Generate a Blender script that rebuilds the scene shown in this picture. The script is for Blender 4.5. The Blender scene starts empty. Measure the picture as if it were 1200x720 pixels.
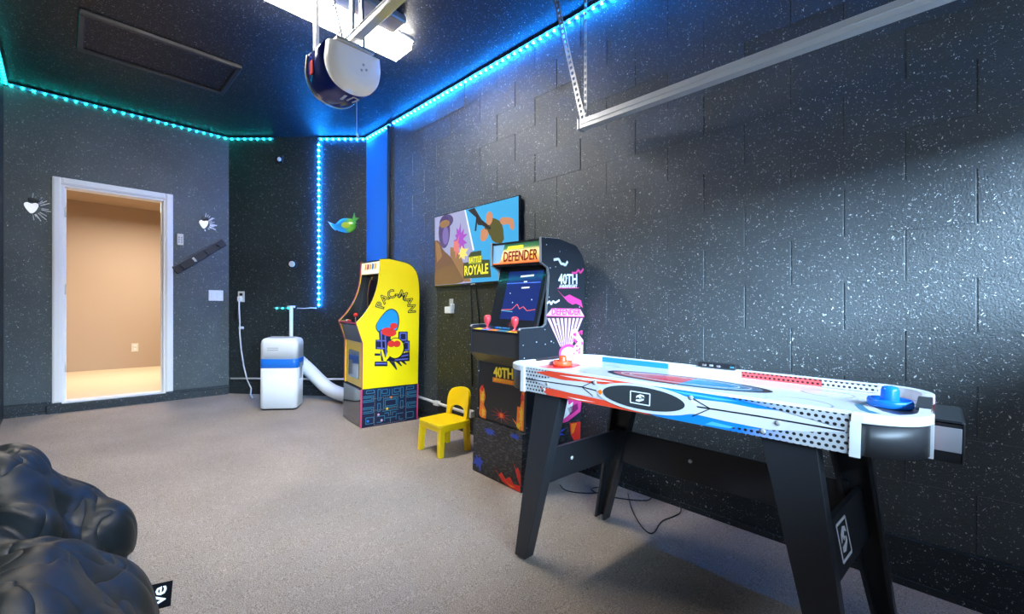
import bpy, bmesh, math, random
from mathutils import Vector, Matrix, noise
random.seed(7)
SC = bpy.context.scene
COL = SC.collection
R = math.radians
S = 0.035                      # the garage slab falls towards the garage door
TH = math.atan(S)
XL, YR, YS, ZC = -5.88, 2.45, -0.37, 2.968     # left wall, right wall, side wall, ceiling
XG = 0.85                      # garage door wall

# ------------------------------------------------------------------ camera
cam = bpy.data.objects.new('camera', bpy.data.cameras.new('camera'))
COL.objects.link(cam)
cam.location = (0, 0, 0.92)
cam.rotation_euler = (R(90), 0, math.atan2(0.698, 0.716))
cam.data.sensor_width = 36
cam.data.lens = 512 / 1200 * 36
cam.data.shift_y = 8 / 1200
cam.data.clip_start = 0.02
SC.camera = cam
# ------------------------------------------------------------------ world
W = bpy.data.worlds.new('sky'); SC.world = W; W.use_nodes = True
W.node_tree.nodes['Background'].inputs[0].default_value = (0.50, 0.72, 1.0, 1)
W.node_tree.nodes['Background'].inputs[1].default_value = 2.6
SC.view_settings.view_transform = 'Standard'
SC.view_settings.look = 'None'
SC.view_settings.gamma = 1
SC.view_settings.exposure = 0.47

def lamp(name, kind, loc, power, color, rot=(0, 0, 0), size=1, sy=None, parent=None, **kw):
    d = bpy.data.lights.new(name, kind); d.energy = power; d.color = color
    if kind == 'AREA':
        d.size = size
        if sy: d.shape = 'RECTANGLE'; d.size_y = sy
    else: d.shadow_soft_size = size
    o = bpy.data.objects.new(name, d); COL.objects.link(o)
    o.location = loc; o.rotation_euler = rot
    if parent: o.parent = parent
    return o
# daylight entering through the window row of the garage door, behind the camera
dl = lamp('daylight', 'AREA', (5.0, -1.2, 2.75), 3500, (0.50, 0.74, 1.0), (0, R(72), R(-12)), 2.0, 6.0)
# warm ceiling lamp of the room beyond the doorway
lamp('hall_lamp', 'AREA', (-7.5, 0.75, 2.35), 52, (1.0, 0.91, 0.78), (0, 0, 0), 0.6, 0.6)
LENS_STRENGTH = 50.0
OPENER_STRENGTH = 0.12

# ------------------------------------------------------------------ materials
def mat(name, color=(0.5, 0.5, 0.5), rough=0.5, metal=0.0, emit=None, es=1.0, spec=0.5, coat=0.0, alpha=1.0, trans=0.0):
    m = bpy.data.materials.new(name); m.use_nodes = True
    b = m.node_tree.nodes['Principled BSDF']
    b.inputs['Base Color'].default_value = (*color, 1)
    b.inputs['Roughness'].default_value = rough
    b.inputs['Metallic'].default_value = metal
    b.inputs['Specular IOR Level'].default_value = spec
    b.inputs['Coat Weight'].default_value = coat
    b.inputs['Alpha'].default_value = alpha
    b.inputs['Transmission Weight'].default_value = trans
    if emit:
        b.inputs['Emission Color'].default_value = (*emit, 1); b.inputs['Emission Strength'].default_value = es
    return m
class NT:
    def __init__(s, m): s.t = m.node_tree; s.b = s.t.nodes['Principled BSDF']
    def n(s, typ, **kw):
        x = s.t.nodes.new(typ)
        for k, v in kw.items():
            if k.startswith('i_'): x.inputs[int(k[2:])].default_value = v
            else: setattr(x, k, v)
        return x
    def l(s, a, b): s.t.links.new(a, b)
def val_noise(t, pos, scale, detail=2, rough=0.5):
    n = t.n('ShaderNodeTexNoise'); n.inputs['Scale'].default_value = scale
    n.inputs['Detail'].default_value = detail; n.inputs['Roughness'].default_value = rough
    t.l(pos, n.inputs['Vector']); return n
def ramp(t, src, stops, interp='LINEAR'):
    r = t.n('ShaderNodeValToRGB'); r.color_ramp.interpolation = interp
    e = r.color_ramp.elements
    while len(e) < len(stops): e.new(0.5)
    for el, (p, c) in zip(e, stops):
        el.position = p; el.color = (*c, 1) if len(c) == 3 else c
    t.l(src, r.inputs[0]); return r
def speckled(name, base, rough=0.4, speck=1.0, bump=0.6, base2=None):
    """dark glossy paint over a rough surface, flecked with fine white glitter"""
    m = mat(name, base, rough); t = NT(m)
    g = t.n('ShaderNodeNewGeometry'); pos = g.outputs['Position']
    masks = []
    warp = val_noise(t, pos, 75, 2)
    wadd = t.n('ShaderNodeMixRGB', blend_type='ADD'); wadd.inputs[0].default_value = 0.035
    t.l(pos, wadd.inputs[1]); t.l(warp.outputs['Color'], wadd.inputs[2])
    for sc, th, dens in ((34, 0.10, 1.1), (60, 0.15, 1.2), (100, 0.20, 1.25)):
        v = t.n('ShaderNodeTexVoronoi'); v.inputs['Scale'].default_value = sc
        t.l(wadd.outputs[0], v.inputs['Vector'])
        sep = t.n('ShaderNodeSeparateColor'); t.l(v.outputs['Color'], sep.inputs[0])
        thr = t.n('ShaderNodeMath', operation='MULTIPLY'); t.l(sep.outputs[0], thr.inputs[0]); thr.inputs[1].default_value = th * 1.25
        lt = t.n('ShaderNodeMath', operation='LESS_THAN'); t.l(v.outputs['Distance'], lt.inputs[0]); t.l(thr.outputs[0], lt.inputs[1])
        gt = t.n('ShaderNodeMath', operation='GREATER_THAN'); t.l(sep.outputs[1], gt.inputs[0]); gt.inputs[1].default_value = 1 - dens * speck * 0.75
        mu = t.n('ShaderNodeMath', operation='MULTIPLY'); t.l(lt.outputs[0], mu.inputs[0]); t.l(gt.outputs[0], mu.inputs[1])
        mu2 = t.n('ShaderNodeMath', operation='MULTIPLY'); t.l(mu.outputs[0], mu2.inputs[0]); t.l(sep.outputs[2], mu2.inputs[1]); mu3 = t.n('ShaderNodeMath', operation='POWER'); t.l(mu2.outputs[0], mu3.inputs[0]); mu3.inputs[1].default_value = 0.6; mu2 = mu3
        masks.append(mu2.outputs[0])
    mx = masks[0]
    for k in masks[1:]:
        q = t.n('ShaderNodeMath', operation='MAXIMUM'); t.l(mx, q.inputs[0]); t.l(k, q.inputs[1]); mx = q.outputs[0]
    big = val_noise(t, pos, 2.2, 3)
    r = ramp(t, big.outputs['Fac'], [(0.35, base), (0.65, base2 or tuple(c * 1.35 for c in base))])
    mix = t.n('ShaderNodeMixRGB'); t.l(mx, mix.inputs[0]); t.l(r.outputs[0], mix.inputs[1]); mix.inputs[2].default_value = (0.75, 0.78, 0.80, 1)
    t.l(mix.outputs[0], t.b.inputs['Base Color'])
    n1 = val_noise(t, pos, 125, 4, 0.7); n2 = val_noise(t, pos, 150, 2)
    ad = t.n('ShaderNodeMath', operation='MULTIPLY_ADD'); t.l(n2.outputs['Fac'], ad.inputs[0]); ad.inputs[1].default_value = 0.45; t.l(n1.outputs['Fac'], ad.inputs[2])
    bp = t.n('ShaderNodeBump'); bp.inputs['Strength'].default_value = bump; bp.inputs['Distance'].default_value = 0.0042
    t.l(ad.outputs[0], bp.inputs['Height']); t.l(bp.outputs[0], t.b.inputs['Normal'])
    return m
M = {}
M['block'] = speckled('speckled_block_paint', (0.044, 0.052, 0.056), 0.42, 1.0, 0.8)
M['wall'] = speckled('speckled_wall_paint', (0.052, 0.067, 0.069), 0.45, 0.6, 0.5)
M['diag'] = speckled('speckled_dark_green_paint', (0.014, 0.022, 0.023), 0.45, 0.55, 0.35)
M['ceil'] = speckled('speckled_ceiling_paint', (0.007, 0.008, 0.010), 0.5, 0.95, 0.5)
M['curb'] = speckled('speckled_curb_paint', (0.014, 0.020, 0.023), 0.4, 0.6, 0.8)
M['smooth'] = mat('smooth_paint_led_glow', (0.03, 0.12, 0.38), 0.5)  # blue glow of the LED strips is put into this wall colour
M['dark'] = mat('plain_black_paint', (0.012, 0.015, 0.018), 0.5)
def carpet():
    m = mat('grey_beige_carpet', (0.4, 0.35, 0.3), 0.95, spec=0.1); t = NT(m)
    g = t.n('ShaderNodeNewGeometry'); pos = g.outputs['Position']
    n = val_noise(t, pos, 260, 3, 0.75)
    r = ramp(t, n.outputs['Fac'], [(0.30, (0.12, 0.090, 0.068)), (0.48, (0.37, 0.295, 0.235)), (0.60, (0.56, 0.46, 0.38)), (0.75, (0.82, 0.70, 0.59))])
    b = val_noise(t, pos, 1.6, 3); r2 = ramp(t, b.outputs['Fac'], [(0.3, (0.84, 0.84, 0.84)), (0.7, (1.06, 1.04, 1.02))])
    mu = t.n('ShaderNodeMixRGB', blend_type='MULTIPLY'); mu.inputs[0].default_value = 1
    t.l(r.outputs[0], mu.inputs[1]); t.l(r2.outputs[0], mu.inputs[2]); t.l(mu.outputs[0], t.b.inputs['Base Color'])
    bp = t.n('ShaderNodeBump'); bp.inputs['Strength'].default_value = 0.8; bp.inputs['Distance'].default_value = 0.006
    t.l(n.outputs['Fac'], bp.inputs['Height']); t.l(bp.outputs[0], t.b.inputs['Normal'])
    return m
M['carpet'] = carpet()
M['white_paint'] = mat('white_trim_paint', (0.90, 0.89, 0.86), 0.4)
M['beige'] = mat('beige_wall_paint', (0.50, 0.37, 0.27), 0.7)
M['hall_floor'] = mat('hall_floor', (0.80, 0.66, 0.44), 0.6)
M['white_plastic'] = mat('white_plastic', (0.80, 0.81, 0.82), 0.28)
M['ivory'] = mat('ivory_plastic', (0.72, 0.69, 0.58), 0.4)
M['grey_plastic'] = mat('grey_plastic', (0.35, 0.36, 0.37), 0.4)
M['black_plastic'] = mat('black_plastic', (0.015, 0.016, 0.018), 0.35)
M['black_gloss'] = mat('black_gloss', (0.018, 0.02, 0.024), 0.12, coat=0.5)
M['leg'] = mat('table_leg_black', (0.020, 0.022, 0.026), 0.38)
M['steel'] = mat('galvanised_steel', (0.62, 0.61, 0.58), 0.35, 0.9)
M['hole'] = mat('dark_hole', (0.01, 0.01, 0.01), 0.8)
M['track'] = mat('white_track_metal', (0.66, 0.67, 0.68), 0.35, 0.35)
M['yellow'] = mat('yellow_cabinet', (0.96, 0.74, 0.0), 0.35)
M['yellow_chair'] = mat('yellow_chair_plastic', (0.97, 0.64, 0.003), 0.35)
M['blue_ac'] = mat('blue_band', (0.01, 0.16, 0.62), 0.35)
M['red_trim'] = mat('red_t_molding', (0.55, 0.04, 0.10), 0.4)
M['pink'] = mat('pink_print', (0.85, 0.06, 0.30), 0.4)
M['palepink'] = mat('pale_pink_print', (0.80, 0.44, 0.56), 0.4)
M['white_print'] = mat('white_print', (0.85, 0.85, 0.85), 0.35)
M['black_print'] = mat('black_print', (0.012, 0.012, 0.014), 0.35)
M['navy_print'] = mat('navy_print', (0.006, 0.012, 0.045), 0.35)
M['teal_print'] = mat('teal_print', (0.04, 0.22, 0.32), 0.35)
M['blue_print'] = mat('blue_print', (0.01, 0.22, 0.75), 0.35)
M['royal_print'] = mat('royal_print', (0.02, 0.06, 0.45), 0.35)
M['red_print'] = mat('red_print', (0.75, 0.03, 0.02), 0.35)
M['orange_print'] = mat('orange_print', (0.95, 0.22, 0.02), 0.35)
M['gold_print'] = mat('gold_print', (0.95, 0.60, 0.03), 0.35)
M['purple_print'] = mat('purple_print', (0.10, 0.07, 0.30), 0.35)
M['cab_black'] = mat('cabinet_black', (0.018, 0.018, 0.020), 0.30)
def cab_side():
    m = mat('cabinet_star_side', (0.02, 0.022, 0.028), 0.32); t = NT(m)
    tc = t.n('ShaderNodeTexCoord')
    v = t.n('ShaderNodeTexVoronoi'); v.inputs['Scale'].default_value = 24; t.l(tc.outputs['Object'], v.inputs['Vector'])
    r = ramp(t, v.outputs['Distance'], [(0.0, (0.7, 0.7, 0.75)), (0.10, (0.02, 0.024, 0.032))], 'CONSTANT'); t.l(r.outputs[0], t.b.inputs['Base Color'])
    return m
M['cab_side'] = cab_side()
def scratch():
    m = mat('scratchy_riser_print', (0.02, 0.02, 0.02), 0.35); t = NT(m)
    tc = t.n('ShaderNodeTexCoord'); mp = t.n('ShaderNodeMapping'); mp.inputs['Scale'].default_value = (1, 1, 3.2); t.l(tc.outputs['Object'], mp.inputs[0])
    n = val_noise(t, mp.outputs[0], 26, 6, 0.8)
    r = ramp(t, n.outputs['Fac'], [(0.0, (0.012, 0.012, 0.014)), (0.54, (0.014, 0.014, 0.016)), (0.60, (0.16, 0.16, 0.16)), (0.63, (0.02, 0.02, 0.02))]); t.l(r.outputs[0], t.b.inputs['Base Color'])
    return m
M['scratch'] = scratch()
M['star_white'] = M['white_print']

# ------------------------------------------------------------------ mesh builder
class MB:
    def __init__(s): s.b = bmesh.new()
    def _set(s, n0, mi, sm=False):
        s.b.faces.ensure_lookup_table()
        for f in s.b.faces[n0:]:
            f.material_index = mi; f.smooth = sm
    def box(s, x0, x1, y0, y1, z0, z1, bev=0, mi=0, mtx=None, seg=1):
        n0 = len(s.b.faces)
        vs = [s.b.verts.new((x, y, z)) for x in (x0, x1) for y in (y0, y1) for z in (z0, z1)]
        fs = [s.b.faces.new([vs[i] for i in q]) for q in ((0, 1, 3, 2), (4, 6, 7, 5), (0, 4, 5, 1), (2, 3, 7, 6), (0, 2, 6, 4), (1, 5, 7, 3))]
        if bev:
            ed = list({e for f in fs for e in f.edges})
            g = bmesh.ops.bevel(s.b, geom=ed, offset=bev, segments=seg, affect='EDGES', profile=0.5)
            vs = list({v for f in g['faces'] for v in f.verts} | {v for v in vs if v.is_valid})
        s._set(n0, mi) if not bev else None
        if bev:
            for f in {f for v in vs for f in v.link_faces}: f.material_index = mi
        if mtx: bmesh.ops.transform(s.b, matrix=mtx, verts=[v for v in vs if v.is_valid])
        return s
    def prism(s, poly, pl, t0, t1, mi=0, mtx=None, bev=0, sm=False):
        """polygon in plane pl ('yz','xz','xy') extruded from t0 to t1 on the third axis"""
        n0 = len(s.b.faces)
        def P(a, b, t): return {'yz': (t, a, b), 'xz': (a, t, b), 'xy': (a, b, t)}[pl]
        A = [s.b.verts.new(P(a, b, t0)) for a, b in poly]; B = [s.b.verts.new(P(a, b, t1)) for a, b in poly]
        n = len(poly)
        fa = s.b.faces.new(A); fb = s.b.faces.new(B[::-1]); new = [fa, fb]
        for i in range(n): 
            f = s.b.faces.new([A[i], B[i], B[(i + 1) % n], A[(i + 1) % n]]); f.smooth = sm; new.append(f)
        bmesh.ops.recalc_face_normals(s.b, faces=new)
        for f in new: f.material_index = mi
        vs = A + B
        if bev:
            ed = list(set(fa.edges) | set(fb.edges))
            g = bmesh.ops.bevel(s.b, geom=ed, offset=bev, segments=2, affect='EDGES', profile=0.5)
            vs = list({v for f in g['faces'] for v in f.verts} | {v for v in vs if v.is_valid})
            for f in {f for v in vs for f in v.link_faces}: f.material_index = mi
        if mtx: bmesh.ops.transform(s.b, matrix=mtx, verts=[v for v in vs if v.is_valid])
        return s
    def rings(s, rings, mi=0, close=True, cap=True, sm=True):
        vr = [[s.b.verts.new(p) for p in r] for r in rings]
        new = []
        for a, b in zip(vr, vr[1:]):
            n = len(a)
            for i in range(n if close else n - 1):
                f = s.b.faces.new([a[i], a[(i + 1) % n], b[(i + 1) % n], b[i]]); f.smooth = sm; new.append(f)
        if cap: new.append(s.b.faces.new(vr[0][::-1])); new.append(s.b.faces.new(vr[-1]))
        for f in new: f.material_index = mi
        bmesh.ops.recalc_face_normals(s.b, faces=new)
        return s
    def tube(s, pts, r, seg=8, mi=0):
        pts = [Vector(p) for p in pts]; rs = r if isinstance(r, (list, tuple)) else [r] * len(pts)
        out = []; up = None
        for i, p in enumerate(pts):
            d = (pts[min(i + 1, len(pts) - 1)] - pts[max(i - 1, 0)]).normalized()
            if up is None:
                up = Vector((0, 0, 1)) if abs(d.z) < 0.9 else Vector((1, 0, 0))
            a = d.cross(up).normalized(); up = a.cross(d).normalized()
            out.append([p + (a * math.cos(2 * math.pi * k / seg) + up * math.sin(2 * math.pi * k / seg)) * rs[i] for k in range(seg)])
        return s.rings(out, mi)
    def lathe(s, prof, c=(0, 0, 0), seg=24, mi=0, axis='z'):
        c = Vector(c); out = []
        for r, h in prof:
            ring = []
            for k in range(seg):
                a = 2 * math.pi * k / seg; u, v = r * math.cos(a), r * math.sin(a)
                ring.append(c + Vector({'z': (u, v, h), 'y': (u, h, v), 'x': (h, u, v)}[axis]))
            out.append(ring)
        return s.rings(out, mi)
    def strip(s, pts, w, pl, t0, t1, mi=0):
        """thin print line along 2D points"""
        for (a, b), (c, d) in zip(pts, pts[1:]):
            L = math.hypot(c - a, d - b) or 1; nx, ny = -(d - b) / L * w / 2, (c - a) / L * w / 2
            s.prism([(a + nx, b + ny), (c + nx, d + ny), (c - nx, d - ny), (a - nx, b - ny)], pl, t0, t1, mi)
        return s
    def mesh(s, name, mats):
        me = bpy.data.meshes.new(name); s.b.to_mesh(me); s.b.free()
        for m in (mats if isinstance(mats, (list, tuple)) else [mats]): me.materials.append(m)
        return me
    def build(s, name, mats, parent=None, loc=None):
        o = bpy.data.objects.new(name, s.mesh(name, mats)); COL.objects.link(o)
        if parent: o.parent = parent
        if loc: o.location = loc
        return o
def tag(o, label=None, cat=None, group=None, kind=None):
    if label: o['label'] = label
    if cat: o['category'] = cat
    if group: o['group'] = group
    if kind: o['kind'] = kind
    return o
def fz(x): return -S * (x - XL)
def thing(name, label, cat, loc=(0, 0, 0), yaw=0, tilt=0, group=None):
    o = bpy.data.objects.new(name, None); COL.objects.link(o); o.empty_display_size = 0.1
    o.matrix_world = Matrix.Translation(loc) @ Matrix.Rotation(tilt, 4, 'Y') @ Matrix.Rotation(R(yaw), 4, 'Z')
    return tag(o, label, cat, group)
def struct(name, mb, m, parent=None):
    o = mb.build(name, m, parent)
    if not parent: o['kind'] = 'structure'
    return o
def text_mesh(s, size, mtx, extrude=0.0006, offset=0.0, sx=1.0, spacing=1.0):
    c = bpy.data.curves.new('txt', 'FONT'); c.body = s; c.size = size; c.extrude = extrude; c.offset = offset
    c.align_x = 'CENTER'; c.align_y = 'CENTER'; c.resolution_u = 2; c.space_character = spacing
    o = bpy.data.objects.new('txt', c); COL.objects.link(o)
    bpy.context.view_layer.update()
    me = bpy.data.meshes.new_from_object(o.evaluated_get(bpy.context.evaluated_depsgraph_get()))
    bpy.data.objects.remove(o); bpy.data.curves.remove(c)
    me.transform(mtx @ Matrix.Diagonal((sx, 1, 1, 1)))
    return me
def text_part(name, s, size, mtx, m, parent, **kw):
    me = text_mesh(s, size, mtx, **kw); me.materials.clear(); me.materials.append(m)
    o = bpy.data.objects.new(name, me); COL.objects.link(o); o.parent = parent
    return o
def join_meshes(name, meshes, m, parent):
    b = bmesh.new()
    for me in meshes: b.from_mesh(me); bpy.data.meshes.remove(me)
    me = bpy.data.meshes.new(name); b.to_mesh(me); b.free(); me.materials.append(m)
    o = bpy.data.objects.new(name, me); COL.objects.link(o); o.parent = parent
    return o
# text on a face looking +x (cabinet side): text x -> +y, text y -> +z, normal +x
def MX(x, y, z, rot=0): return Matrix.Translation((x, y, z)) @ Matrix(((0, 0, 1, 0), (1, 0, 0, 0), (0, 1, 0, 0), (0, 0, 0, 1))) @ Matrix.Rotation(R(rot), 4, 'Z')
# text on a face looking -y: text x -> +x, text y -> +z
def MY(x, y, z, rot=0, tilt=0): return Matrix.Translation((x, y, z)) @ Matrix.Rotation(R(90 + tilt), 4, 'X') @ Matrix.Rotation(R(rot), 4, 'Z')
def ell(cx, cy, rx, ry, n=24, rot=0):
    c, s_ = math.cos(R(rot)), math.sin(R(rot)); out = []
    for k in range(n):
        a = 2 * math.pi * k / n; u, v = rx * math.cos(a), ry * math.sin(a)
        out.append((cx + u * c - v * s_, cy + u * s_ + v * c))
    return out
def smooth_poly(pts, closed=False, it=2):
    for _ in range(it):
        n = len(pts); q = []
        rng = range(n) if closed else range(n - 1)
        if not closed: q.append(pts[0])
        for i in rng:
            a, b = pts[i], pts[(i + 1) % n]
            q.append(tuple(0.75 * x + 0.25 * y for x, y in zip(a, b))); q.append(tuple(0.25 * x + 0.75 * y for x, y in zip(a, b)))
        if not closed: q.append(pts[-1])
        pts = q
    return pts

# ================================================================== SETTING
# sloped carpeted slab
b = MB(); b.prism([(XL - 0.02, fz(XL - 0.02)), (XG + 0.2, fz(XG + 0.2)), (XG + 0.2, fz(XG) - 0.3), (XL - 0.02, fz(XL) - 0.3)], 'xz', YS - 0.3, YR + 0.3)
struct('floor', b, M['carpet'])
b = MB(); b.box(XL - 0.2, XG + 0.3, YS - 0.2, YR + 0.2, ZC, ZC + 0.1); struct('ceiling', b, M['ceil'])
# diagonal corner wall
C0 = Vector((-5.881, 1.333)); C1 = Vector((-4.735, YR)); dd = (C1 - C0).normalized(); dn = Vector((dd.y, -dd.x))   # normal into room (+x,-y)
def diag_pt(t, off=0): p = C0 + dd * t + dn * off; return (p.x, p.y)
DL = (C1 - C0).length
MD = Matrix.Translation((C0.x, C0.y, 0)) @ Matrix.Rotation(math.atan2(dd.y, dd.x), 4, 'Z')      # local x along the wall, -y into the room
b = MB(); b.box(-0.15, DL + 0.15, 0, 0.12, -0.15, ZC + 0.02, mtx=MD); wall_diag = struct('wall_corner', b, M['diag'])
b = MB(); b.box(0.0, DL, -0.012, 0.01, -0.06, 0.085, 0.003, mtx=MD); struct('baseboard_corner', b, M['curb'])
# left wall with doorway
DY0, DY1, DZ0, DZ1 = -0.015, 0.755, 0.09, 2.135
b = MB(); TW = 0.13
b.box(XL - TW, XL, YS - 0.1, DY0, -0.3, ZC + 0.02); b.box(XL - TW, XL, DY1, 1.40, -0.3, ZC + 0.02)
b.box(XL - TW, XL, DY0, DY1, DZ1, ZC + 0.02); b.box(XL - TW, XL, DY0, DY1, -0.3, DZ0)
struct('wall_left', b, M['wall'])
b = MB(); b.box(XL, XL + 0.018, YS, DY0 - 0.07, -0.05, 0.11, 0.003); b.box(XL, XL + 0.018, DY1 + 0.06, 1.333, -0.05, 0.10, 0.003)
b.box(XL, XL + 0.03, YS, DY0 - 0.09, -0.05, 0.03, 0.004)
struct('baseboard_left', b, M['curb'])
b = MB(); b.box(XL, XL + 0.05, DY0 - 0.10, 1.32, -0.05, DZ0 - 0.012, 0.006); struct('trim_1', b, M['curb'])
# door casing and jamb
dr = bpy.data.objects.new('door_1', None); COL.objects.link(dr); dr['kind'] = 'structure'
cw = 0.062
for nm, a in (('casing', (DY0 - cw, DY0, DZ0, DZ1 + cw)), ('casing', (DY1, DY1 + cw, DZ0, DZ1 + cw)), ('casing', (DY0, DY1, DZ1, DZ1 + cw))):
    bb = MB(); bb.box(XL, XL + 0.018, a[0], a[1], a[2], a[3], 0.004); bb.box(XL + 0.016, XL + 0.024, a[0] + 0.01, a[1] - 0.01, a[2] + 0.01, a[3] - 0.012, 0.003)
    bb.build(nm, M['white_paint'], dr)
for a in ((DY0 - 0.001, DY0 + 0.02), (DY1 - 0.02, DY1 + 0.001)):
    bb = MB(); bb.box(XL - TW, XL + 0.004, a[0], a[1], DZ0, DZ1, 0.002); st = 0.02 if a[0] < 0.3 else -0.012
    bb.box(XL - 0.085, XL - 0.05, min(a) if st < 0 else a[1], (a[0] + st if st < 0 else a[1] + 0.012), DZ0, DZ1, 0.002)
    bb.build('jamb', M['white_paint'], dr)
bb = MB(); bb.box(XL - TW, XL + 0.004, DY0 + 0.02, DY1 - 0.02, DZ1 - 0.02, DZ1 + 0.001, 0.002); bb.build('jamb', M['white_paint'], dr)
bb = MB(); bb.box(XL - TW, XL + 0.02, DY0, DY1, DZ0 - 0.012, DZ0 + 0.006, 0.003); bb.build('threshold', M['white_paint'], dr)
for z in (0.42, 1.15, 1.88):
    h = MB(); h.box(XL - 0.045, XL - 0.012, DY0 + 0.019, DY0 + 0.023, z - 0.045, z + 0.045, 0.001)
    h.tube([(XL - 0.010, DY0 + 0.026, z - 0.048), (XL - 0.010, DY0 + 0.026, z + 0.048)], 0.006, 8)
    h.build('hinge', M['ivory'], dr)
# room beyond
b = MB(); b.box(-9.0, XL - TW, -1.6, 2.6, -0.02, DZ0 - 0.001); struct('floor_hall', b, M['hall_floor'])
b = MB(); b.box(-9.0, -8.87, -1.6, 2.6, 0.05, 2.7); struct('wall_hall_back', b, M['beige'])
b = MB(); b.box(-9.0, XL - TW, -1.7, -1.6, 0.0, 2.7); struct('wall_hall_left', b, M['beige'])
b = MB(); b.box(-9.0, XL - TW, 2.6, 2.7, 0.0, 2.7); struct('wall_hall_right', b, M['beige'])
b = MB(); b.box(-9.0, XL - TW, -1.7, 2.7, 2.55, 2.7); struct('ceiling_hall', b, M['beige'])
b = MB(); b.box(XL - TW - 0.06, XL - TW, 1.4, 2.6, 0.0, 2.6); b.box(XL - TW - 0.06, XL - TW, -1.6, YS - 0.1, 0.0, 2.6); struct('wall_hall_front', b, M['beige'])
# side wall (left of the frame)
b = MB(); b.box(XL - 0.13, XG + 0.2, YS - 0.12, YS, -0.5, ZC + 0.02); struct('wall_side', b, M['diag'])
# garage front wall with the opening
b = MB(); b.box(XG, XG + 0.15, YS - 0.1, -0.2, -0.5, ZC); b.box(XG, XG + 0.15, 2.28, YR + 0.1, -0.5, ZC); b.box(XG, XG + 0.15, -0.2, 2.28, 2.1, ZC)
struct('wall_front', b, M['wall'])
gd = bpy.data.objects.new('door_2', None); COL.objects.link(gd); gd['kind'] = 'structure'
for z0, z1 in ((-0.25, 0.2), (0.205, 0.655), (0.66, 1.10), (1.62, 2.11)):
    bb = MB(); bb.box(XG + 0.03, XG + 0.07, -0.2, 2.28, z0, z1, 0.004); bb.build('door_panel', M['white_paint'], gd)
for k in range(6):
    y = -0.2 + 2.44 * k / 5; bb = MB(); bb.box(XG + 0.03, XG + 0.06, y, y + 0.04, 1.10, 1.62, 0.002); bb.build('window_bar', M['white_paint'], gd)
b = MB(); b.box(XG + 0.15, 9, -4, 6, -0.5, fz(XG) - 0.01); struct('floor_driveway', b, mat('concrete', (0.45, 0.44, 0.42), 0.8))

# right wall: smooth bay, then painted concrete blocks
BX0 = -4.222
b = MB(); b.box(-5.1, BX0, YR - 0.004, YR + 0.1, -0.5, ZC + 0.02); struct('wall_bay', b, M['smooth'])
b = MB(); b.box(BX0, XG + 0.15, YR + 0.003, YR + 0.12, -0.5, ZC + 0.02); wall_right = struct('wall_right', b, M['block'])
cache = {}
def block_mesh(w, h):
    k = (round(w, 3), round(h, 3))
    if k not in cache:
        bb = MB(); j = 0.0012
        c_ = 0.003
        bb.prism([(j, 0.03), (j, c_), (j + c_, 0.0), (w - j - c_, 0.0), (w - j, c_), (w - j, 0.03)], 'xy', 0.0004, h - 0.0004); cache[k] = bb.mesh('concrete_block', M['block'])
    return cache[k]
z = -0.01; row = 0
while z < ZC - 0.02:
    h = 0.23 if row == 0 else 0.21
    h = min(h, ZC - z)
    x = 0.1075 + (0.205 if row % 2 else 0.0) + 0.41 * 2
    while x > XG: x -= 0.41
    edges = [XG]; 
    while x > BX0: edges.append(x); x -= 0.41
    edges.append(BX0)
    for a, c in zip(edges[1:], edges):
        if c - a < 0.03: continue
        o = bpy.data.objects.new('concrete_block', block_mesh(c - a, h)); COL.objects.link(o)
        o.location = (a, YR + random.uniform(-0.0012, 0.0012), z); o.parent = wall_right
    z += h; row += 1
# concrete curb under the blocks, following the falling slab
b = MB()
b.prism([(BX0, -0.012), (XG, -0.012), (XG, fz(XG) - 0.05), (BX0, fz(BX0) - 0.05)], 'xz', YR - 0.022, YR + 0.02)
b.prism([(BX0, fz(BX0) + 0.028), (XG, fz(XG) + 0.028), (XG, fz(XG) - 0.05), (BX0, fz(BX0) - 0.05)], 'xz', YR - 0.034, YR)
struct('baseboard_right', b, M['curb'])
# flat olive patch on the wall behind the yellow chair
b = MB(); b.box(-3.36, -2.36, YR - 0.008, YR + 0.002, -0.01, 1.12, 0.002)
struct('trim_2', b, speckled('speckled_olive_patch', (0.022, 0.025, 0.020), 0.45, 0.6, 0.4))

# ceiling access hatch frame
hf = thing('ceiling_hatch', 'long black access hatch with raised frame in the speckled ceiling', 'hatch', (-4.42, 0.55, ZC))
hx, hy = 0.31, 0.48
mh = mat('hatch_trim', (0.05, 0.05, 0.052), 0.4)
for a in ((-hx, -hx + 0.035, -hy, hy), (hx - 0.035, hx, -hy, hy), (-hx + 0.035, hx - 0.035, -hy, -hy + 0.035), (-hx + 0.035, hx - 0.035, hy - 0.035, hy)):
    bb = MB(); bb.box(a[0], a[1], a[2], a[3], -0.028, 0.002, 0.005); bb.build('frame', mh, hf)
bb = MB(); bb.box(-hx + 0.036, hx - 0.036, -hy + 0.036, hy - 0.036, -0.008, 0.002); bb.build('hatch_panel', M['ceil'], hf)

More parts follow.
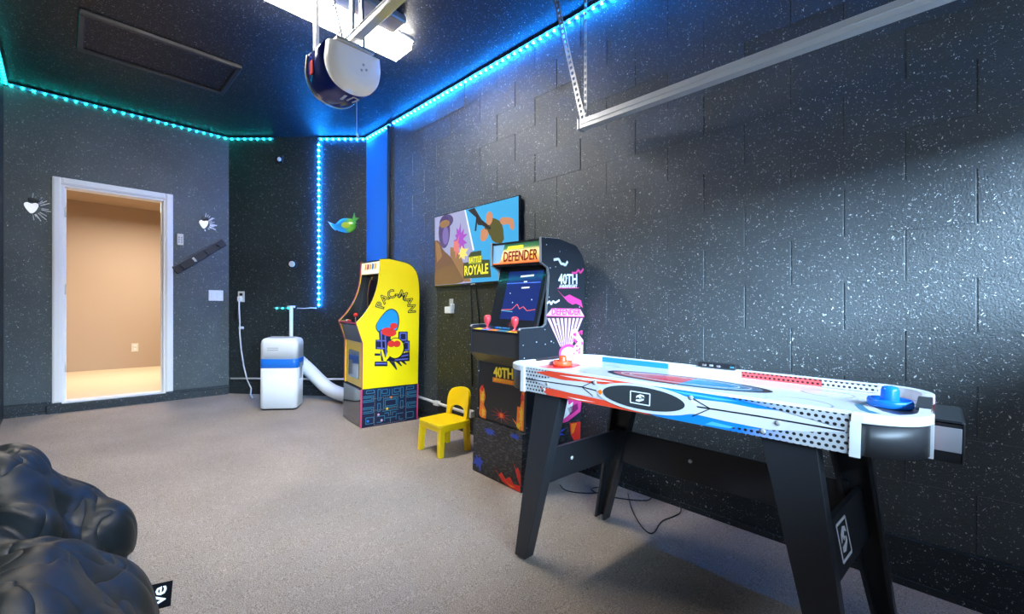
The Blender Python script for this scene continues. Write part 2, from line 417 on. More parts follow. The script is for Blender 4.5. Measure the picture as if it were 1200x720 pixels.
# ceiling fluorescent panel
lf = thing('ceiling_light', 'long bright fluorescent ceiling light behind the garage opener', 'light', (-2.915, 1.02, ZC))
bb = MB(); bb.box(-0.125, 0.125, -0.80, 0.80, -0.02, 0.0, 0.003); bb.build('housing', M['white_plastic'], lf)
bb = MB()
bb.prism([(-0.13, -0.78), (-0.10, -0.81), (0.10, -0.81), (0.13, -0.78), (0.13, 0.74), (0.09, 0.80), (-0.13, 0.80)], 'xy', -0.07, -0.02, bev=0.012)
bb.build('diffuser', mat('lamp_diffuser', (0.9, 0.9, 0.9), 0.4, emit=(1.0, 0.965, 0.91), es=LENS_STRENGTH), lf)
bb = MB(); bb.box(0.135, 0.31, -0.75, 0.62, -0.06, 0.0, 0.015, seg=2)  # flat beige slab next to the diffuser
tag(bb.build('beige_slab', mat('slab_beige', (0.50, 0.44, 0.38), 0.3, 0.5), lf), 'beige slab beside the diffuser')

# ================================================================== LED STRIPS
def led_strip(name, label, runs, col, strength, skip=None):
    t = thing(name, label, 'light strip', group='led strips along the walls')
    m = mat(name + '_diode', (0.8, 0.8, 0.8), 0.4, emit=col, es=strength)
    mt = mat(name + '_tape', (0.30, 0.42, 0.55), 0.4)
    bb = MB(); bb.box(-0.008, 0.008, -0.008, 0.008, -0.006, 0.006, 0.002); lm = bb.mesh('diode', m)
    for pts in runs:
        tb = MB(); tb.tube(pts, 0.0055, 6)
        for a, c in zip(pts, pts[1:]):
            if abs(a[2] - c[2]) > 0.1: continue
            a, c = Vector(a), Vector(c); d = (c - a).normalized(); n = Vector((d.y, -d.x, 0)) * 0.016; u_ = Vector((0, 0, 0.010)); w_ = Vector((0, 0, 0.0025))
            tb.rings([[a + n + u_, a - n + u_, a - n + u_ + w_, a + n + u_ + w_], [c + n + u_, c - n + u_, c - n + u_ + w_, c + n + u_ + w_]], sm=False)  # lip added above the diodes to keep their glow off the ceiling
        tb.build('tape', mt, t)
        pts = [Vector(p) for p in pts]
        for a, c in zip(pts, pts[1:]):
            L = (c - a).length; n = max(1, int(L / 0.065))
            for i in range(n):
                o = bpy.data.objects.new('diode', lm); COL.objects.link(o); o.parent = t
                o.location = a.lerp(c, (i + 0.5) / n)
    return t
zt = 2.938
def dg(t, z, off=0.012): p = diag_pt(t, off); return (p[0], p[1], z)
BLUE = (0.006, 0.22, 1.0); TEAL = (0.004, 0.85, 0.80)
t_321 = 0.523; t_373 = 1.037
led_strip('led_strip', 'teal led strip running along the top of the door wall', [[(-4.3, YS + 0.012, zt), (XL + 0.012, YS + 0.012, zt), (XL + 0.012, 1.33, zt), dg(t_321, zt)]], TEAL, 22)
led_strip('led_strip', 'bright blue led strip along the ceiling edge of the block wall', [[dg(t_373, zt), (-4.735, YR - 0.012, zt), (BX0 + 0.03, YR - 0.012, zt)], [(BX0 + 0.07, YR - 0.012, zt), (XG - 0.02, YR - 0.012, zt)]], BLUE, 330)
led_strip('led_strip', 'vertical blue led strip down the angled corner wall', [[dg(t_373 + 0.01, zt - 0.03), dg(t_373 + 0.01, 0.99)]], BLUE, 560)
led_strip('led_strip', 'short teal led strip end beside the white exhaust pipe', [[dg(0.53, 0.985), dg(0.73, 0.985)]], TEAL, 14)
cd = MB(); cd.tube([dg(0.80, 0.985), dg(0.88, 0.982), dg(0.96, 0.988), dg(1.02, 0.985)], 0.006, 6)
tag(cd.build('led_lead', M['white_plastic']), 'thin white lead joining the blue led strip to the pipe head', 'cable')

# vertical conduit where the blocks begin
b = MB(); b.tube([(BX0, YR - 0.018, 0.16), (BX0, YR - 0.018, 2.94)], 0.018, 10)
for z in (0.6, 1.5, 2.4): b.box(BX0 - 0.03, BX0 + 0.03, YR - 0.01, YR - 0.0, z - 0.012, z + 0.012)
tag(b.build('conduit', M['dark']), 'dark vertical conduit on the blue-lit wall left of the television', 'pipe')

# white drain pipe along the walls
b = MB(); b.tube([dg(0.04, 0.175, 0.028), dg(0.8, 0.17, 0.028), dg(DL - 0.07, 0.165, 0.028)], 0.011, 10)
tag(b.build('drain_pipe', M['white_plastic']), 'thin white drain pipe low on the angled wall behind the air conditioner', 'pipe')
b = MB(); b.tube([(-4.62, YR - 0.028, 0.15), (-4.2, YR - 0.028, 0.132), (-3.62, YR - 0.028, 0.107), (-3.32, YR - 0.038, 0.093), (-2.88, YR - 0.05, 0.074)], 0.013, 10)
b.box(-2.89, -2.80, YR - 0.075, YR - 0.024, 0.045, 0.105, 0.006)
b.box(-3.36, -3.28, YR - 0.06, YR - 0.0225, 0.070, 0.115, 0.006)
tag(b.build('drain_pipe', M['white_plastic']), 'thin white drain pipe with end box low on the wall behind the yellow chair', 'pipe')

# ================================================================== WALL FITTINGS
def spray(name, label, y, z, seed, sc):  # white heart, faintly emissive, with flat white rays beside it
    rnd = random.Random(seed)
    t = thing(name, label, 'light', (XL, y, z), 0, 0, 'heart-shaped wall pieces')
    b = MB()
    heart = smooth_poly([(-0.035, 0.02), (-0.02, 0.032), (0, 0.02), (0.02, 0.032), (0.035, 0.015), (0.02, -0.02), (0.0, -0.045), (-0.022, -0.02)], True, 1)
    b.prism([(-a * sc, c * sc) for a, c in heart], 'yz', 0.0, 0.02, bev=0.004)
    b.build('heart_front', mat('heart_white', (0.9, 0.9, 0.9), 0.4, emit=(1, 1, 1), es=0.35), t)
    b = MB()
    for k in range(26):
        a = rnd.uniform(-1.5, 1.5); r0 = 0.045 * sc; r1 = rnd.uniform(0.06, 0.10) * sc
        cy, cz = 0.0, 0.0
        b.strip([(cy + r0 * math.cos(a) * (1), cz + r0 * math.sin(a)), (cy + r1 * math.cos(a), cz + r1 * math.sin(a))], 0.004 * sc, 'yz', 0, 0.002)
    o = b.build('flat_rays', M['white_print'], t); o['kind'] = 'stuff'
    b = MB(); b.box(0, 0.025, -0.014 * sc, 0.035 * sc, 0.035 * sc, 0.06 * sc, 0.006); b.build('bracket', M['black_plastic'], t)
spray('wall_heart', 'small white heart-shaped wall piece left of the doorway', -0.206, 1.885, 1, 1.4)
spray('wall_heart', 'small white heart-shaped wall piece right of the doorway', 1.09, 1.925, 2, 1.3)
# thermostat / keypad
t = thing('wall_keypad', 'small ivory keypad on the dark wall right of the doorway', 'keypad', (XL, 0.879, 1.725))
bb = MB(); bb.box(0, 0.022, -0.028, 0.028, -0.062, 0.062, 0.004); bb.build('body', M['ivory'], t)
for k, (a, c) in enumerate(((-0.012, 0.02), (0.012, 0.02), (-0.012, -0.005), (0.012, -0.005), (-0.012, -0.03), (0.012, -0.03))):
    bb = MB(); bb.box(0.021, 0.025, a - 0.007, a + 0.007, c - 0.008, c + 0.008, 0.001); bb.build('button', M['grey_plastic'], t)
# coat rack board
L = 0.60
t = thing('coat_rack', 'black hook board hung aslant right of the doorway', 'rack', (XL, 1.055, 1.565))
t.matrix_world = Matrix.Translation((XL, 1.055, 1.565)) @ Matrix.Rotation(R(38.7), 4, 'X')
bb = MB(); bb.box(0, 0.02, -0.29, 0.29, -0.045, 0.045, 0.004); bb.build('board', mat('rack_black', (0.010, 0.011, 0.012), 0.5), t)
bb = MB(); bb.box(0.018, 0.026, -0.287, 0.287, 0.034, 0.044, 0.002); bb.build('edge_bead', mat('dark_bead', (0.10, 0.10, 0.10), 0.4), t)
for k in range(4):
    y = -0.21 + k * 0.14
    h = MB(); h.box(0.019, 0.024, y - 0.012, y + 0.012, -0.03, 0.02, 0.002)
    h.tube([(0.024, y, 0.005), (0.045, y, -0.005), (0.055, y, -0.02), (0.05, y, -0.03), (0.062, y, -0.022)], 0.004, 6)
    h.build('hook', M['steel'] if k == 1 else M['black_plastic'], t)
# double switch
t = thing('light_switch', 'white double light switch plate near the wall corner', 'switch', (XL, 1.207, 1.128))
bb = MB(); bb.box(0, 0.008, -0.07, 0.07, -0.06, 0.06, 0.003); bb.build('plate', M['white_plastic'], t)
for y in (-0.03, 0.03):
    bb = MB(); bb.box(0.007, 0.012, y - 0.017, y + 0.017, -0.034, 0.034, 0.002); bb.build('rocker', M['white_plastic'], t)
# hallway outlet
t = thing('wall_outlet', 'ivory outlet low on the beige wall beyond the doorway', 'outlet', (-8.87, 0.765, 0.40))
q = -8.87
bb = MB(); bb.box(0, 0.008, -0.042, 0.042, -0.065, 0.065, 0.003); bb.build('plate', M['ivory'], t)
for z in (-0.026, 0.026):
    bb = MB(); bb.box(0.007, 0.011, -0.018, 0.018, z - 0.016, z + 0.016, 0.002); bb.build('socket', M['white_plastic'], t)
# items on the diagonal wall; local frame x along wall, -y into the room
def dthing(name, label, cat, s, z):
    t = thing(name, label, cat); t.matrix_world = MD @ Matrix.Translation((s, 0, z)); return t
def s_of(px): return (px - 268) / 512 * 5.06
t = dthing('wall_sensor', 'small square grey sensor high on the angled corner wall', 'sensor', s_of(328), 2.70)
bb = MB(); bb.box(-0.045, 0.045, -0.03, 0, -0.045, 0.045, 0.006); bb.build('body', M['black_plastic'], t)
bb = MB(); bb.prism(ell(0.01, 0, 0.02, 0.024, 16), 'xz', -0.040, -0.028); bb.build('lens', M['white_plastic'], t)
t = dthing('door_chime', 'small round pale button midway up the angled wall', 'button', s_of(343), 1.495)
bb = MB(); bb.prism(ell(0, 0, 0.052, 0.052, 20), 'xz', -0.015, 0); bb.build('plate', M['dark'], t)
bb = MB(); bb.lathe([(0.026, -0.028), (0.034, -0.022), (0.034, -0.012)], seg=18, axis='y'); bb.build('knob', M['ivory'], t)
# outlet with plug
t = dthing('wall_outlet', 'ivory outlet with plugged in cord left of the white appliance', 'outlet', s_of(283), 1.118)
bb = MB(); bb.box(-0.038, 0.038, -0.008, 0, -0.062, 0.062, 0.003); bb.build('plate', M['ivory'], t)
bb = MB(); bb.box(-0.018, 0.018, -0.012, -0.007, 0.012, 0.04, 0.002); bb.build('socket', M['black_plastic'], t)
b = MB()
b.box(-0.024, 0.020, -0.05, -0.008, -0.055, 0.002, 0.008)
b.tube([(-0.002, -0.04, -0.05), (0.0, -0.045, -0.12), (0.006, -0.04, -0.30), (0.01, -0.05, -0.42), (0.035, -0.06, -0.62), (0.07, -0.07, -0.80), (0.12, -0.09, -0.95), (0.19, -0.13, -1.04), (0.26, -0.26, -1.085), (0.34, -0.36, -1.10)], 0.0075, 8)
b.box(-0.008, 0.036, -0.045, -0.0085, -0.375, -0.345, 0.004)
b.box(-0.068, -0.015, -0.04, 0.0, -0.26, -0.14, 0.006, mi=1)
o = b.build('power_cord', [M['white_plastic'], M['black_plastic']]); o.matrix_world = MD @ Matrix.Translation((s_of(283), 0, 1.118))
tag(o, 'white power cord hanging from the ivory outlet to the floor', 'cord')
# fish shaped ornament
t = dthing('fish_ornament', 'glossy blue and green fish ornament beside the vertical blue leds', 'ornament', s_of(404), 1.938)
body = smooth_poly([(-0.17, 0.03), (-0.11, 0.0), (-0.08, 0.045), (-0.03, 0.085), (0.03, 0.09), (0.10, 0.08), (0.13, 0.03), (0.13, -0.03), (0.09, -0.07), (0.03, -0.085), (-0.04, -0.07), (-0.09, -0.05), (-0.12, -0.04)], True, 2)
def fishmat():
    m = mat('fish_paint', (0.1, 0.5, 0.2), 0.15); T = NT(m); tc = T.n('ShaderNodeTexCoord'); s = T.n('ShaderNodeSeparateXYZ'); T.l(tc.outputs['Object'], s.inputs[0])
    r = ramp(T, s.outputs[0], [(0.0, (0.05, 0.35, 0.55)), (0.02, (0.08, 0.45, 0.30)), (0.07, (0.22, 0.60, 0.05)), (0.13, (0.10, 0.45, 0.03))]); T.l(r.outputs[0], T.b.inputs['Base Color']); return m
def puff(poly, y0, y1, mi, bb, n=5):
    cx = sum(p[0] for p in poly) / len(poly); cz = sum(p[1] for p in poly) / len(poly)
    rings = [[(p[0], 0, p[1]) for p in poly]]
    for k in range(n):
        f = math.cos(math.pi / 2 * k / n); h = y0 + (y1 - y0) * math.sin(math.pi / 2 * k / n) 
        rings.append([(cx + (p[0] - cx) * f, h, cz + (p[1] - cz) * f) for p in poly])
    return bb.rings(rings, mi)
bb = MB(); puff(body, -0.012, -0.05, 0, bb); bb.build('body', fishmat(), t)
bb = MB(); bb.prism([(0.09, 0.06), (0.115, 0.15), (0.125, 0.09), (0.17, 0.09), (0.13, 0.05), (0.14, 0.02)], 'xz', -0.022, 0, bev=0.003); bb.build('fin', mat('fish_fin', (0.12, 0.5, 0.10), 0.25), t)
bb = MB(); bb.prism([(-0.19, 0.05), (-0.12, 0.02), (-0.10, -0.06), (-0.14, -0.025)], 'xz', -0.02, 0, bev=0.003); bb.build('tail', mat('fish_tail', (0.55, 0.75, 0.80), 0.25), t)
bb = MB(); bb.prism(ell(0.03, 0.0, 0.05, 0.035), 'xz', -0.052, -0.03, bev=0.003); bb.build('side_fin', mat('fish_side', (0.45, 0.60, 0.05), 0.25), t)

# ================================================================== AIR CONDITIONER
ax, ay = -4.70, 1.58
yaw = math.degrees(math.atan2(1.61 - 1.34, -4.608 + 4.79))
t = thing('portable_air_conditioner', 'white portable air conditioner with blue band by the angled wall', 'appliance', (-4.79, 1.34, fz(-4.72) + 0.005), yaw, TH)
Wd, Dp, Hh = 0.345, 0.27, 0.715
def rr(w, d, r, x0=0, y0=0, n=5):
    out = []
    for cx, cy, a0 in ((w - r, d - r, 0), (r, d - r, 90), (r, r, 180), (w - r, r, 270)):
        for k in range(n + 1):
            a = R(a0 + 90 * k / n); out.append((x0 + cx + r * math.cos(a), y0 + cy + r * math.sin(a)))
    return out
def loft(zs, ins, mi=0, w=Wd, d=Dp, r=0.045):
    return [[(x, y, z) for x, y in rr(w - 2 * i, d - 2 * i, max(r - i * 0.4, 0.01), i, i)] for z, i in zip(zs, ins)]
bb = MB(); bb.rings(loft([0.0, 0.02], [0.012, 0.012])); bb.build('foot', M['black_plastic'], t)
bb = MB(); bb.rings(loft([0.015, 0.022, 0.42, 0.42], [0.008, 0.0, 0.0, 0.0])); bb.build('lower_body', M['white_plastic'], t)
bb = MB(); bb.rings(loft([0.42, 0.425, 0.505, 0.51], [0.0, -0.003, -0.003, 0.0])); tag(bb.build('band', M['blue_ac'], t), 'blue band around the middle')
bb = MB(); bb.rings(loft([0.51, 0.66, 0.69, 0.708, Hh], [0.0, 0.0, 0.006, 0.022, 0.05])); bb.build('upper_body', M['white_plastic'], t)
bb = MB(); bb.box(0.05, 0.29, 0.06, 0.21, Hh - 0.001, Hh + 0.004, 0.002)
for k in range(7): bb.box(0.06, 0.28, 0.07 + k * 0.019, 0.077 + k * 0.019, Hh + 0.003, Hh + 0.007)
bb.build('top_grille', M['grey_plastic'], t)
for zz in (0.62, 0.60): 
    bb = MB(); bb.box(0.07, 0.17, -0.002, 0.001, zz - 0.003, zz + 0.003); bb.build('air_slot', M['grey_plastic'], t)
bb = MB(); bb.box(Wd - 0.002, Wd + 0.004, 0.09, 0.18, 0.3, 0.46, 0.002); bb.build('side_panel', M['grey_plastic'], t)
# exhaust hose, corrugated
cp = [(-4.93, 1.86, 0.32), (-4.90, 1.96, 0.20), (-4.82, 2.03, 0.10), (-4.68, 2.08, 0.055), (-4.45, 2.12, 0.04), (-4.22, 2.14, 0.035)]
cp = smooth_poly([(-4.94, 1.76, 0.42)] + cp, False, 3)
cv = []; 
for a, c in zip(cp, cp[1:]):
    a, c = Vector(a), Vector(c); n = max(1, int((c - a).length / 0.009))
    for i in range(n): cv.append(a.lerp(c, i / n))
rs = [0.070 + (0.003 if i % 2 else -0.002) for i in range(len(cv))]
b = MB(); b.tube(cv, rs, 20); tag(b.build('exhaust_hose', M['white_plastic']), 'thick white hose curving from air conditioner to yellow cabinet', 'hose')
# vertical pipe rising behind it
b = MB(); px_ = diag_pt(s_of(345), 0.075)
b.tube([(px_[0], px_[1], fz(px_[0])), (px_[0], px_[1], 1.0)], 0.020, 12); b.tube([(px_[0] - 0.03, px_[1] - 0.03, 1.0), (px_[0] + 0.03, px_[1] + 0.03, 1.0)], 0.012, 8)
tag(b.build('stand_pipe', M['white_plastic']), 'white upright pipe behind the air conditioner', 'pipe')

# ================================================================== YELLOW ARCADE CABINET
CW = 0.48
def offset_side(out, d):   # crude inset towards the centroid
    cy = sum(p[0] for p in out) / len(out); cz = sum(p[1] for p in out) / len(out)
    return [(cy + (a - cy) * (1 - d), cz + (c - cz) * (1 - d)) for a, c in out]
yc = thing('arcade_cabinet', 'yellow arcade cabinet with pixel maze riser beside the vertical blue leds', 'arcade', (-3.599, 1.807, fz(-3.599)), -7, TH, 'arcade cabinets')
front = [(0.006, 0.342), (0.004, 0.745), (-0.057, 0.922)]
curve = smooth_poly([(-0.057, 0.922), (0.005, 0.985), (0.083, 1.104), (0.128, 1.243), (0.142, 1.359)], False, 2)
top = [(0.147, 1.486)] + smooth_poly([(0.232, 1.493), (0.408, 1.472), (0.488, 1.417), (0.522, 1.322), (0.532, 1.18)], False, 2) + [(0.534, 0.342)]
outl = front[:2] + curve + top
def tmold(path, x0, x1, m, parent, w=0.004):
    bb = MB()
    for (a, c), (d, e) in zip(path, path[1:]):
        L = math.hypot(d - a, e - c)
        if L < 1e-4: continue
        nx, nz = -(e - c) / L * w, (d - a) / L * w
        bb.prism([(a + nx, c + nz), (d + nx, e + nz), (d - nx * 0.2, e - nz * 0.2), (a - nx * 0.2, c - nz * 0.2)], 'yz', x0, x1)
    return bb.build('edge_molding', m, parent)
for x0 in (-0.016, -CW):
    bb = MB(); bb.prism(outl, 'yz', x0, x0 + 0.016); bb.build('side_panel', M['yellow'], yc)
bb = MB(); bb.prism([(a + 0.008, c) for a, c in curve[::3]] + [(0.16, 1.37), (0.30, 1.37), (0.30, 0.94)], 'yz', -CW + 0.016, -CW + 0.0175); tag(bb.build('inner_liner', M['cab_black'], yc), 'black inner lining of the screen bay')
lm = front + curve[1:] + [top[0]]
tmold(lm, -CW - 0.001, -CW + 0.017, M['red_trim'], yc); tmold(front, -0.017, 0.0005, M['red_trim'], yc, 0.002)
tmold(top, -0.0165, 0.0005, mat('navy_molding', (0.02, 0.03, 0.06), 0.4), yc, 0.004)
x0, x1 = -CW + 0.016, -0.016
# riser
bb = MB(); bb.box(-CW, 0, 0.0, 0.534, 0.0, 0.338, 0.003); rz = bb.build('riser', M['navy_print'], yc)
bb = MB(); bb.box(-CW + 0.012, -0.012, -0.004, 0.002, 0.006, 0.333, 0.002); bb.build('riser_front', mat('riser_gloss', (0.03, 0.035, 0.04), 0.10, coat=1.0), yc)
for y in (0.0, 0.534):
    bb = MB(); bb.box(-0.012, 0.003, y - 0.006, y + 0.006, 0.002, 0.338, 0.002); bb.build('corner_molding', mat('pinkred', (0.75, 0.06, 0.16), 0.4), yc)
# maze print
mz = MB()
def mrect(a0, a1, c0, c1, w=0.0055, gap=None):
    mz.strip([(a0, c0), (a1, c0), (a1, c1), (a0, c1), (a0, c0)], w, 'yz', 0.0, 0.0012)
def mline(*p): mz.strip(list(p), 0.0055, 'yz', 0.0, 0.0012)
for base_, sgn in ((0.012, 1), (0.522, -1)):
    for c0, c1 in ((0.225, 0.275), (0.125, 0.175)):
        mline((base_, c0), (base_ + sgn * 0.095, c0), (base_ + sgn * 0.095, c1), (base_, c1))
        mline((base_, c0 + 0.014), (base_ + sgn * 0.082, c0 + 0.014), (base_ + sgn * 0.082, c1 - 0.014), (base_, c1 - 0.014))
    mrect(base_ + sgn * 0.03, base_ + sgn * 0.10, 0.30, 0.325); mrect(base_ + sgn * 0.03, base_ + sgn * 0.10, 0.03, 0.085)
    mrect(base_ + sgn * 0.135, base_ + sgn * 0.16, 0.13, 0.20); mrect(base_ + sgn * 0.135, base_ + sgn * 0.16, 0.23, 0.325)
    mline((base_ + sgn * 0.13, 0.085), (base_ + sgn * 0.20, 0.085), (base_ + sgn * 0.20, 0.035)); mline((base_ + sgn * 0.13, 0.03), (base_ + sgn * 0.17, 0.03), (base_ + sgn * 0.17, 0.06))
mrect(0.20, 0.335, 0.155, 0.235); mrect(0.215, 0.32, 0.168, 0.222)
mline((0.19, 0.265), (0.255, 0.265), (0.255, 0.32)); mline((0.345, 0.265), (0.28, 0.265), (0.28, 0.32)); mrect(0.185, 0.235, 0.285, 0.32); mrect(0.30, 0.35, 0.285, 0.32)
mline((0.19, 0.125), (0.345, 0.125)); mline((0.267, 0.125), (0.267, 0.08)); mline((0.21, 0.06), (0.325, 0.06)); mline((0.267, 0.06), (0.267, 0.02)); mline((0.21, 0.105), (0.25, 0.105), (0.25, 0.075)); mline((0.325, 0.105), (0.285, 0.105), (0.285, 0.075))
mo = mz.build('maze_lines', M['teal_print'], yc); mo['kind'] = 'stuff'
mz = MB()
for i in range(22):
    for (a, c) in ((0.118, 0.02 + i * 0.014), (0.416, 0.02 + i * 0.014), (0.12 + i * 0.0135, 0.143), (0.12 + i * 0.0135, 0.012), (0.12 + i * 0.0135, 0.248)):
        mz.prism([(a - 0.0018, c - 0.0018), (a + 0.0018, c - 0.0018), (a + 0.0018, c + 0.0018), (a - 0.0018, c + 0.0018)], 'yz', 0, 0.0012)
mo = mz.build('maze_dots', mat('dot', (0.75, 0.55, 0.45), 0.4), yc); mo['kind'] = 'stuff'
for (a, c, m) in ((0.06, 0.055, 'blue_print'), (0.155, 0.10, 'palepink'), (0.27, 0.243, 'orange_print'), (0.235, 0.143, 'gold_print'), (0.185, 0.045, 'palepink')):
    bb = MB(); bb.prism(ell(a, c, 0.011, 0.011, 8), 'yz', 0.0, 0.0018); bb.build('printed_dot', M[m], yc)
# front lower panel with window insert
ylw = mat('yellow_front', (0.80, 0.52, 0.02), 0.3)
bb = MB(); bb.box(x0, x1, 0.014, 0.03, 0.345, 0.745, 0.002); bb.build('front_panel', ylw, yc)
bb = MB(); bb.prism(rr(0.27, 0.25, 0.02, -0.375, 0.41), 'xz', 0.008, 0.0145, bev=0.002); bb.build('coin_door', mat('mirror_grey', (0.25, 0.27, 0.28), 0.08, 0.7), yc)
bb = MB()
for (a, c) in (((0.0, 0.745), (-0.05, 0.90)),): bb.prism([(a[0] + 0.006, a[1]), (c[0] + 0.006, c[1] + 0.02), (c[0] + 0.02, c[1] + 0.02), (a[0] + 0.02, a[1])], 'yz', x0, x1)
bb.build('control_front', mat('control_grey', (0.05, 0.055, 0.06), 0.3), yc)
bb = MB(); bb.prism([(-0.050, 0.912), (0.12, 0.945), (0.12, 0.93), (-0.05, 0.897)], 'yz', x0, x1); bb.build('control_deck', M['black_gloss'], yc)
bb = MB(); bb.box(x0, x1, -0.052, -0.046, 0.908, 0.922, 0.001); bb.build('deck_trim', M['red_trim'], yc)
js = MB(); js.tube([(-0.24, 0.02, 0.925), (-0.24, 0.02, 0.975)], 0.005, 8); js.build('joystick_shaft', M['steel'], yc)
js = MB(); js.lathe([(0.003, 0.96), (0.016, 0.97), (0.02, 0.982), (0.014, 0.996), (0.003, 1.0)], (-0.24, 0.02, 0), 14); js.build('joystick', M['red_print'], yc)
for x, m in ((-0.40, 'white_print'), (-0.35, 'red_print'), (-0.12, 'red_print'), (-0.07, 'red_print')):
    js = MB(); js.lathe([(0.017, 0.0), (0.017, 0.008), (0.012, 0.011)], (x, 0.0, 0.922), 14); js.build('push_button', M[m], yc)
bb = MB(); bb.prism([(0.125, 0.94), (0.20, 1.36), (0.22, 1.36), (0.145, 0.94)], 'yz', x0, x1); bb.build('bezel', M['black_gloss'], yc)
bb = MB(); bb.prism([(0.131, 1.0), (0.186, 1.31), (0.19, 1.31), (0.135, 1.0)], 'yz', x0 + 0.07, x1 - 0.07); bb.build('screen', mat('dark_screen', (0.01, 0.01, 0.02), 0.05), yc)
bb = MB(); bb.box(x0, x1, 0.150, 0.172, 1.365, 1.482, 0.002); mq = bb.build('marquee', mat('marquee_pale', (0.75, 0.72, 0.55), 0.3, emit=(0.95, 0.95, 0.75), es=0.55), yc)
for k, (x, m) in enumerate(((-0.36, 'gold_print'), (-0.30, 'red_print'), (-0.24, 'gold_print'), (-0.18, 'blue_print'), (-0.12, 'gold_print'))):
    bb = MB(); bb.prism([(x - 0.025, 1.40), (x + 0.02, 1.41), (x + 0.025, 1.45), (x - 0.015, 1.46)], 'xz', 0.1485, 0.1505); bb.build('marquee_print', M[m], yc)
bb = MB(); bb.box(x0, x1, 0.172, 0.28, 1.355, 1.368); bb.build('marquee_shelf', M['cab_black'], yc)
bb = MB()
tp = top[:-1]
for (a, c), (d, e) in zip(tp, tp[1:]): bb.prism([(a, c - 0.004), (d, e - 0.004), (d, e - 0.016), (a, c - 0.016)], 'yz', x0, x1)
bb.box(x0, x1, 0.515, 0.53, 0.342, 1.19); bb.build('back_panel', M['cab_black'], yc)
# printed artwork of the side
X = 0.0
def dec(parent, name, polys, m, lay, base=X):
    for p in polys:
        bb = MB(); bb.prism(p, 'yz', base, base + 0.0006 * (lay + 1)); bb.build(name, m, parent)
mzp = [[(0.116, 0.772), (0.221, 0.769), (0.222, 0.683), (0.117, 0.688)], [(0.109, 0.651), (0.161, 0.648), (0.162, 0.627), (0.11, 0.63)], [(0.111, 0.579), (0.229, 0.572), (0.23, 0.529), (0.111, 0.537)],
       [(0.328, 0.839), (0.421, 0.837), (0.423, 0.731), (0.33, 0.735)], [(0.385, 0.755), (0.442, 0.753), (0.444, 0.651), (0.387, 0.654)], [(0.136, 0.935), (0.26, 0.90), (0.251, 0.574), (0.171, 0.58)], [(0.224, 0.61), (0.444, 0.651), (0.446, 0.562), (0.251, 0.566)],
       [(0.251, 0.566), (0.296, 0.563), (0.325, 0.491), (0.316, 0.488)], [(0.305, 0.567), (0.342, 0.569), (0.371, 0.523), (0.362, 0.519)], [(0.351, 0.568), (0.389, 0.57), (0.418, 0.533), (0.408, 0.529)]]
dec(yc, 'side_print', mzp, M['navy_print'], 0)
bb = MB()
for p in ([(0.345, 0.825), (0.405, 0.823), (0.407, 0.76), (0.345, 0.762), (0.345, 0.825)], [(0.395, 0.74), (0.43, 0.739), (0.432, 0.665), (0.395, 0.667)], [(0.125, 0.762), (0.215, 0.76)], [(0.13, 0.70), (0.20, 0.69)], [(0.12, 0.56), (0.22, 0.553)], [(0.16, 0.9), (0.18, 0.62)], [(0.20, 0.88), (0.215, 0.62)], [(0.28, 0.60), (0.43, 0.62)], [(0.30, 0.58), (0.43, 0.585)]):
    bb.strip(p, 0.011, 'yz', 0, 0.0013)
bb.build('side_print', mat('violet_line', (0.14, 0.14, 0.5), 0.4), yc)
dec(yc, 'side_print', [smooth_poly([(0.106, 0.885), (0.143, 0.952), (0.19, 1.012), (0.233, 1.046), (0.282, 1.048), (0.32, 1.016), (0.336, 0.96), (0.332, 0.885), (0.309, 0.836), (0.219, 0.846), (0.166, 0.856), (0.145, 0.825)], True, 2)], M['black_print'], 2)
dec(yc, 'side_print', [smooth_poly([(0.114, 0.885), (0.143, 0.944), (0.19, 1.003), (0.233, 1.036), (0.278, 1.038), (0.31, 1.012), (0.325, 0.96), (0.322, 0.891), (0.309, 0.848), (0.219, 0.858), (0.166, 0.868), (0.145, 0.839)], True, 2)], mat('azure_print', (0.01, 0.30, 0.85), 0.35), yc and 3)
dec(yc, 'side_print', [ell(0.237, 0.838, 0.072, 0.040, 20, -10), ell(0.281, 0.892, 0.036, 0.028)], M['red_print'], 5)
dec(yc, 'side_print', [ell(0.303, 0.685, 0.088, 0.10)], M['black_print'], 3)
dec(yc, 'side_print', [ell(0.303, 0.688, 0.078, 0.09), [(0.165, 0.682), (0.180, 0.684), (0.21, 0.60), (0.24, 0.70), (0.25, 0.62), (0.212, 0.572), (0.195, 0.575)]], M['yellow'], 5)
dec(yc, 'side_print', [ell(0.262, 0.730, 0.034, 0.030), ell(0.316, 0.728, 0.034, 0.030)], M['red_print'], 7)
# arched outlined name
for mm, off, ex in ((M['black_print'], 0.0055, 0.0010), (M['yellow'], -0.0022, 0.0017)):
    ms = []
    for ch, ang in zip('PAC-MAN', (166, 138, 109, 88, 66, 34, 4)):
        r_ = 0.150; a = R(ang); cy, cz = 0.303, 1.040
        ms.append(text_mesh(ch, 0.105, MX(0.0, cy + r_ * math.cos(a), cz + r_ * math.sin(a) * 0.95, ang - 90), extrude=ex, offset=off))
    join_meshes('lettering', ms, mm, yc)

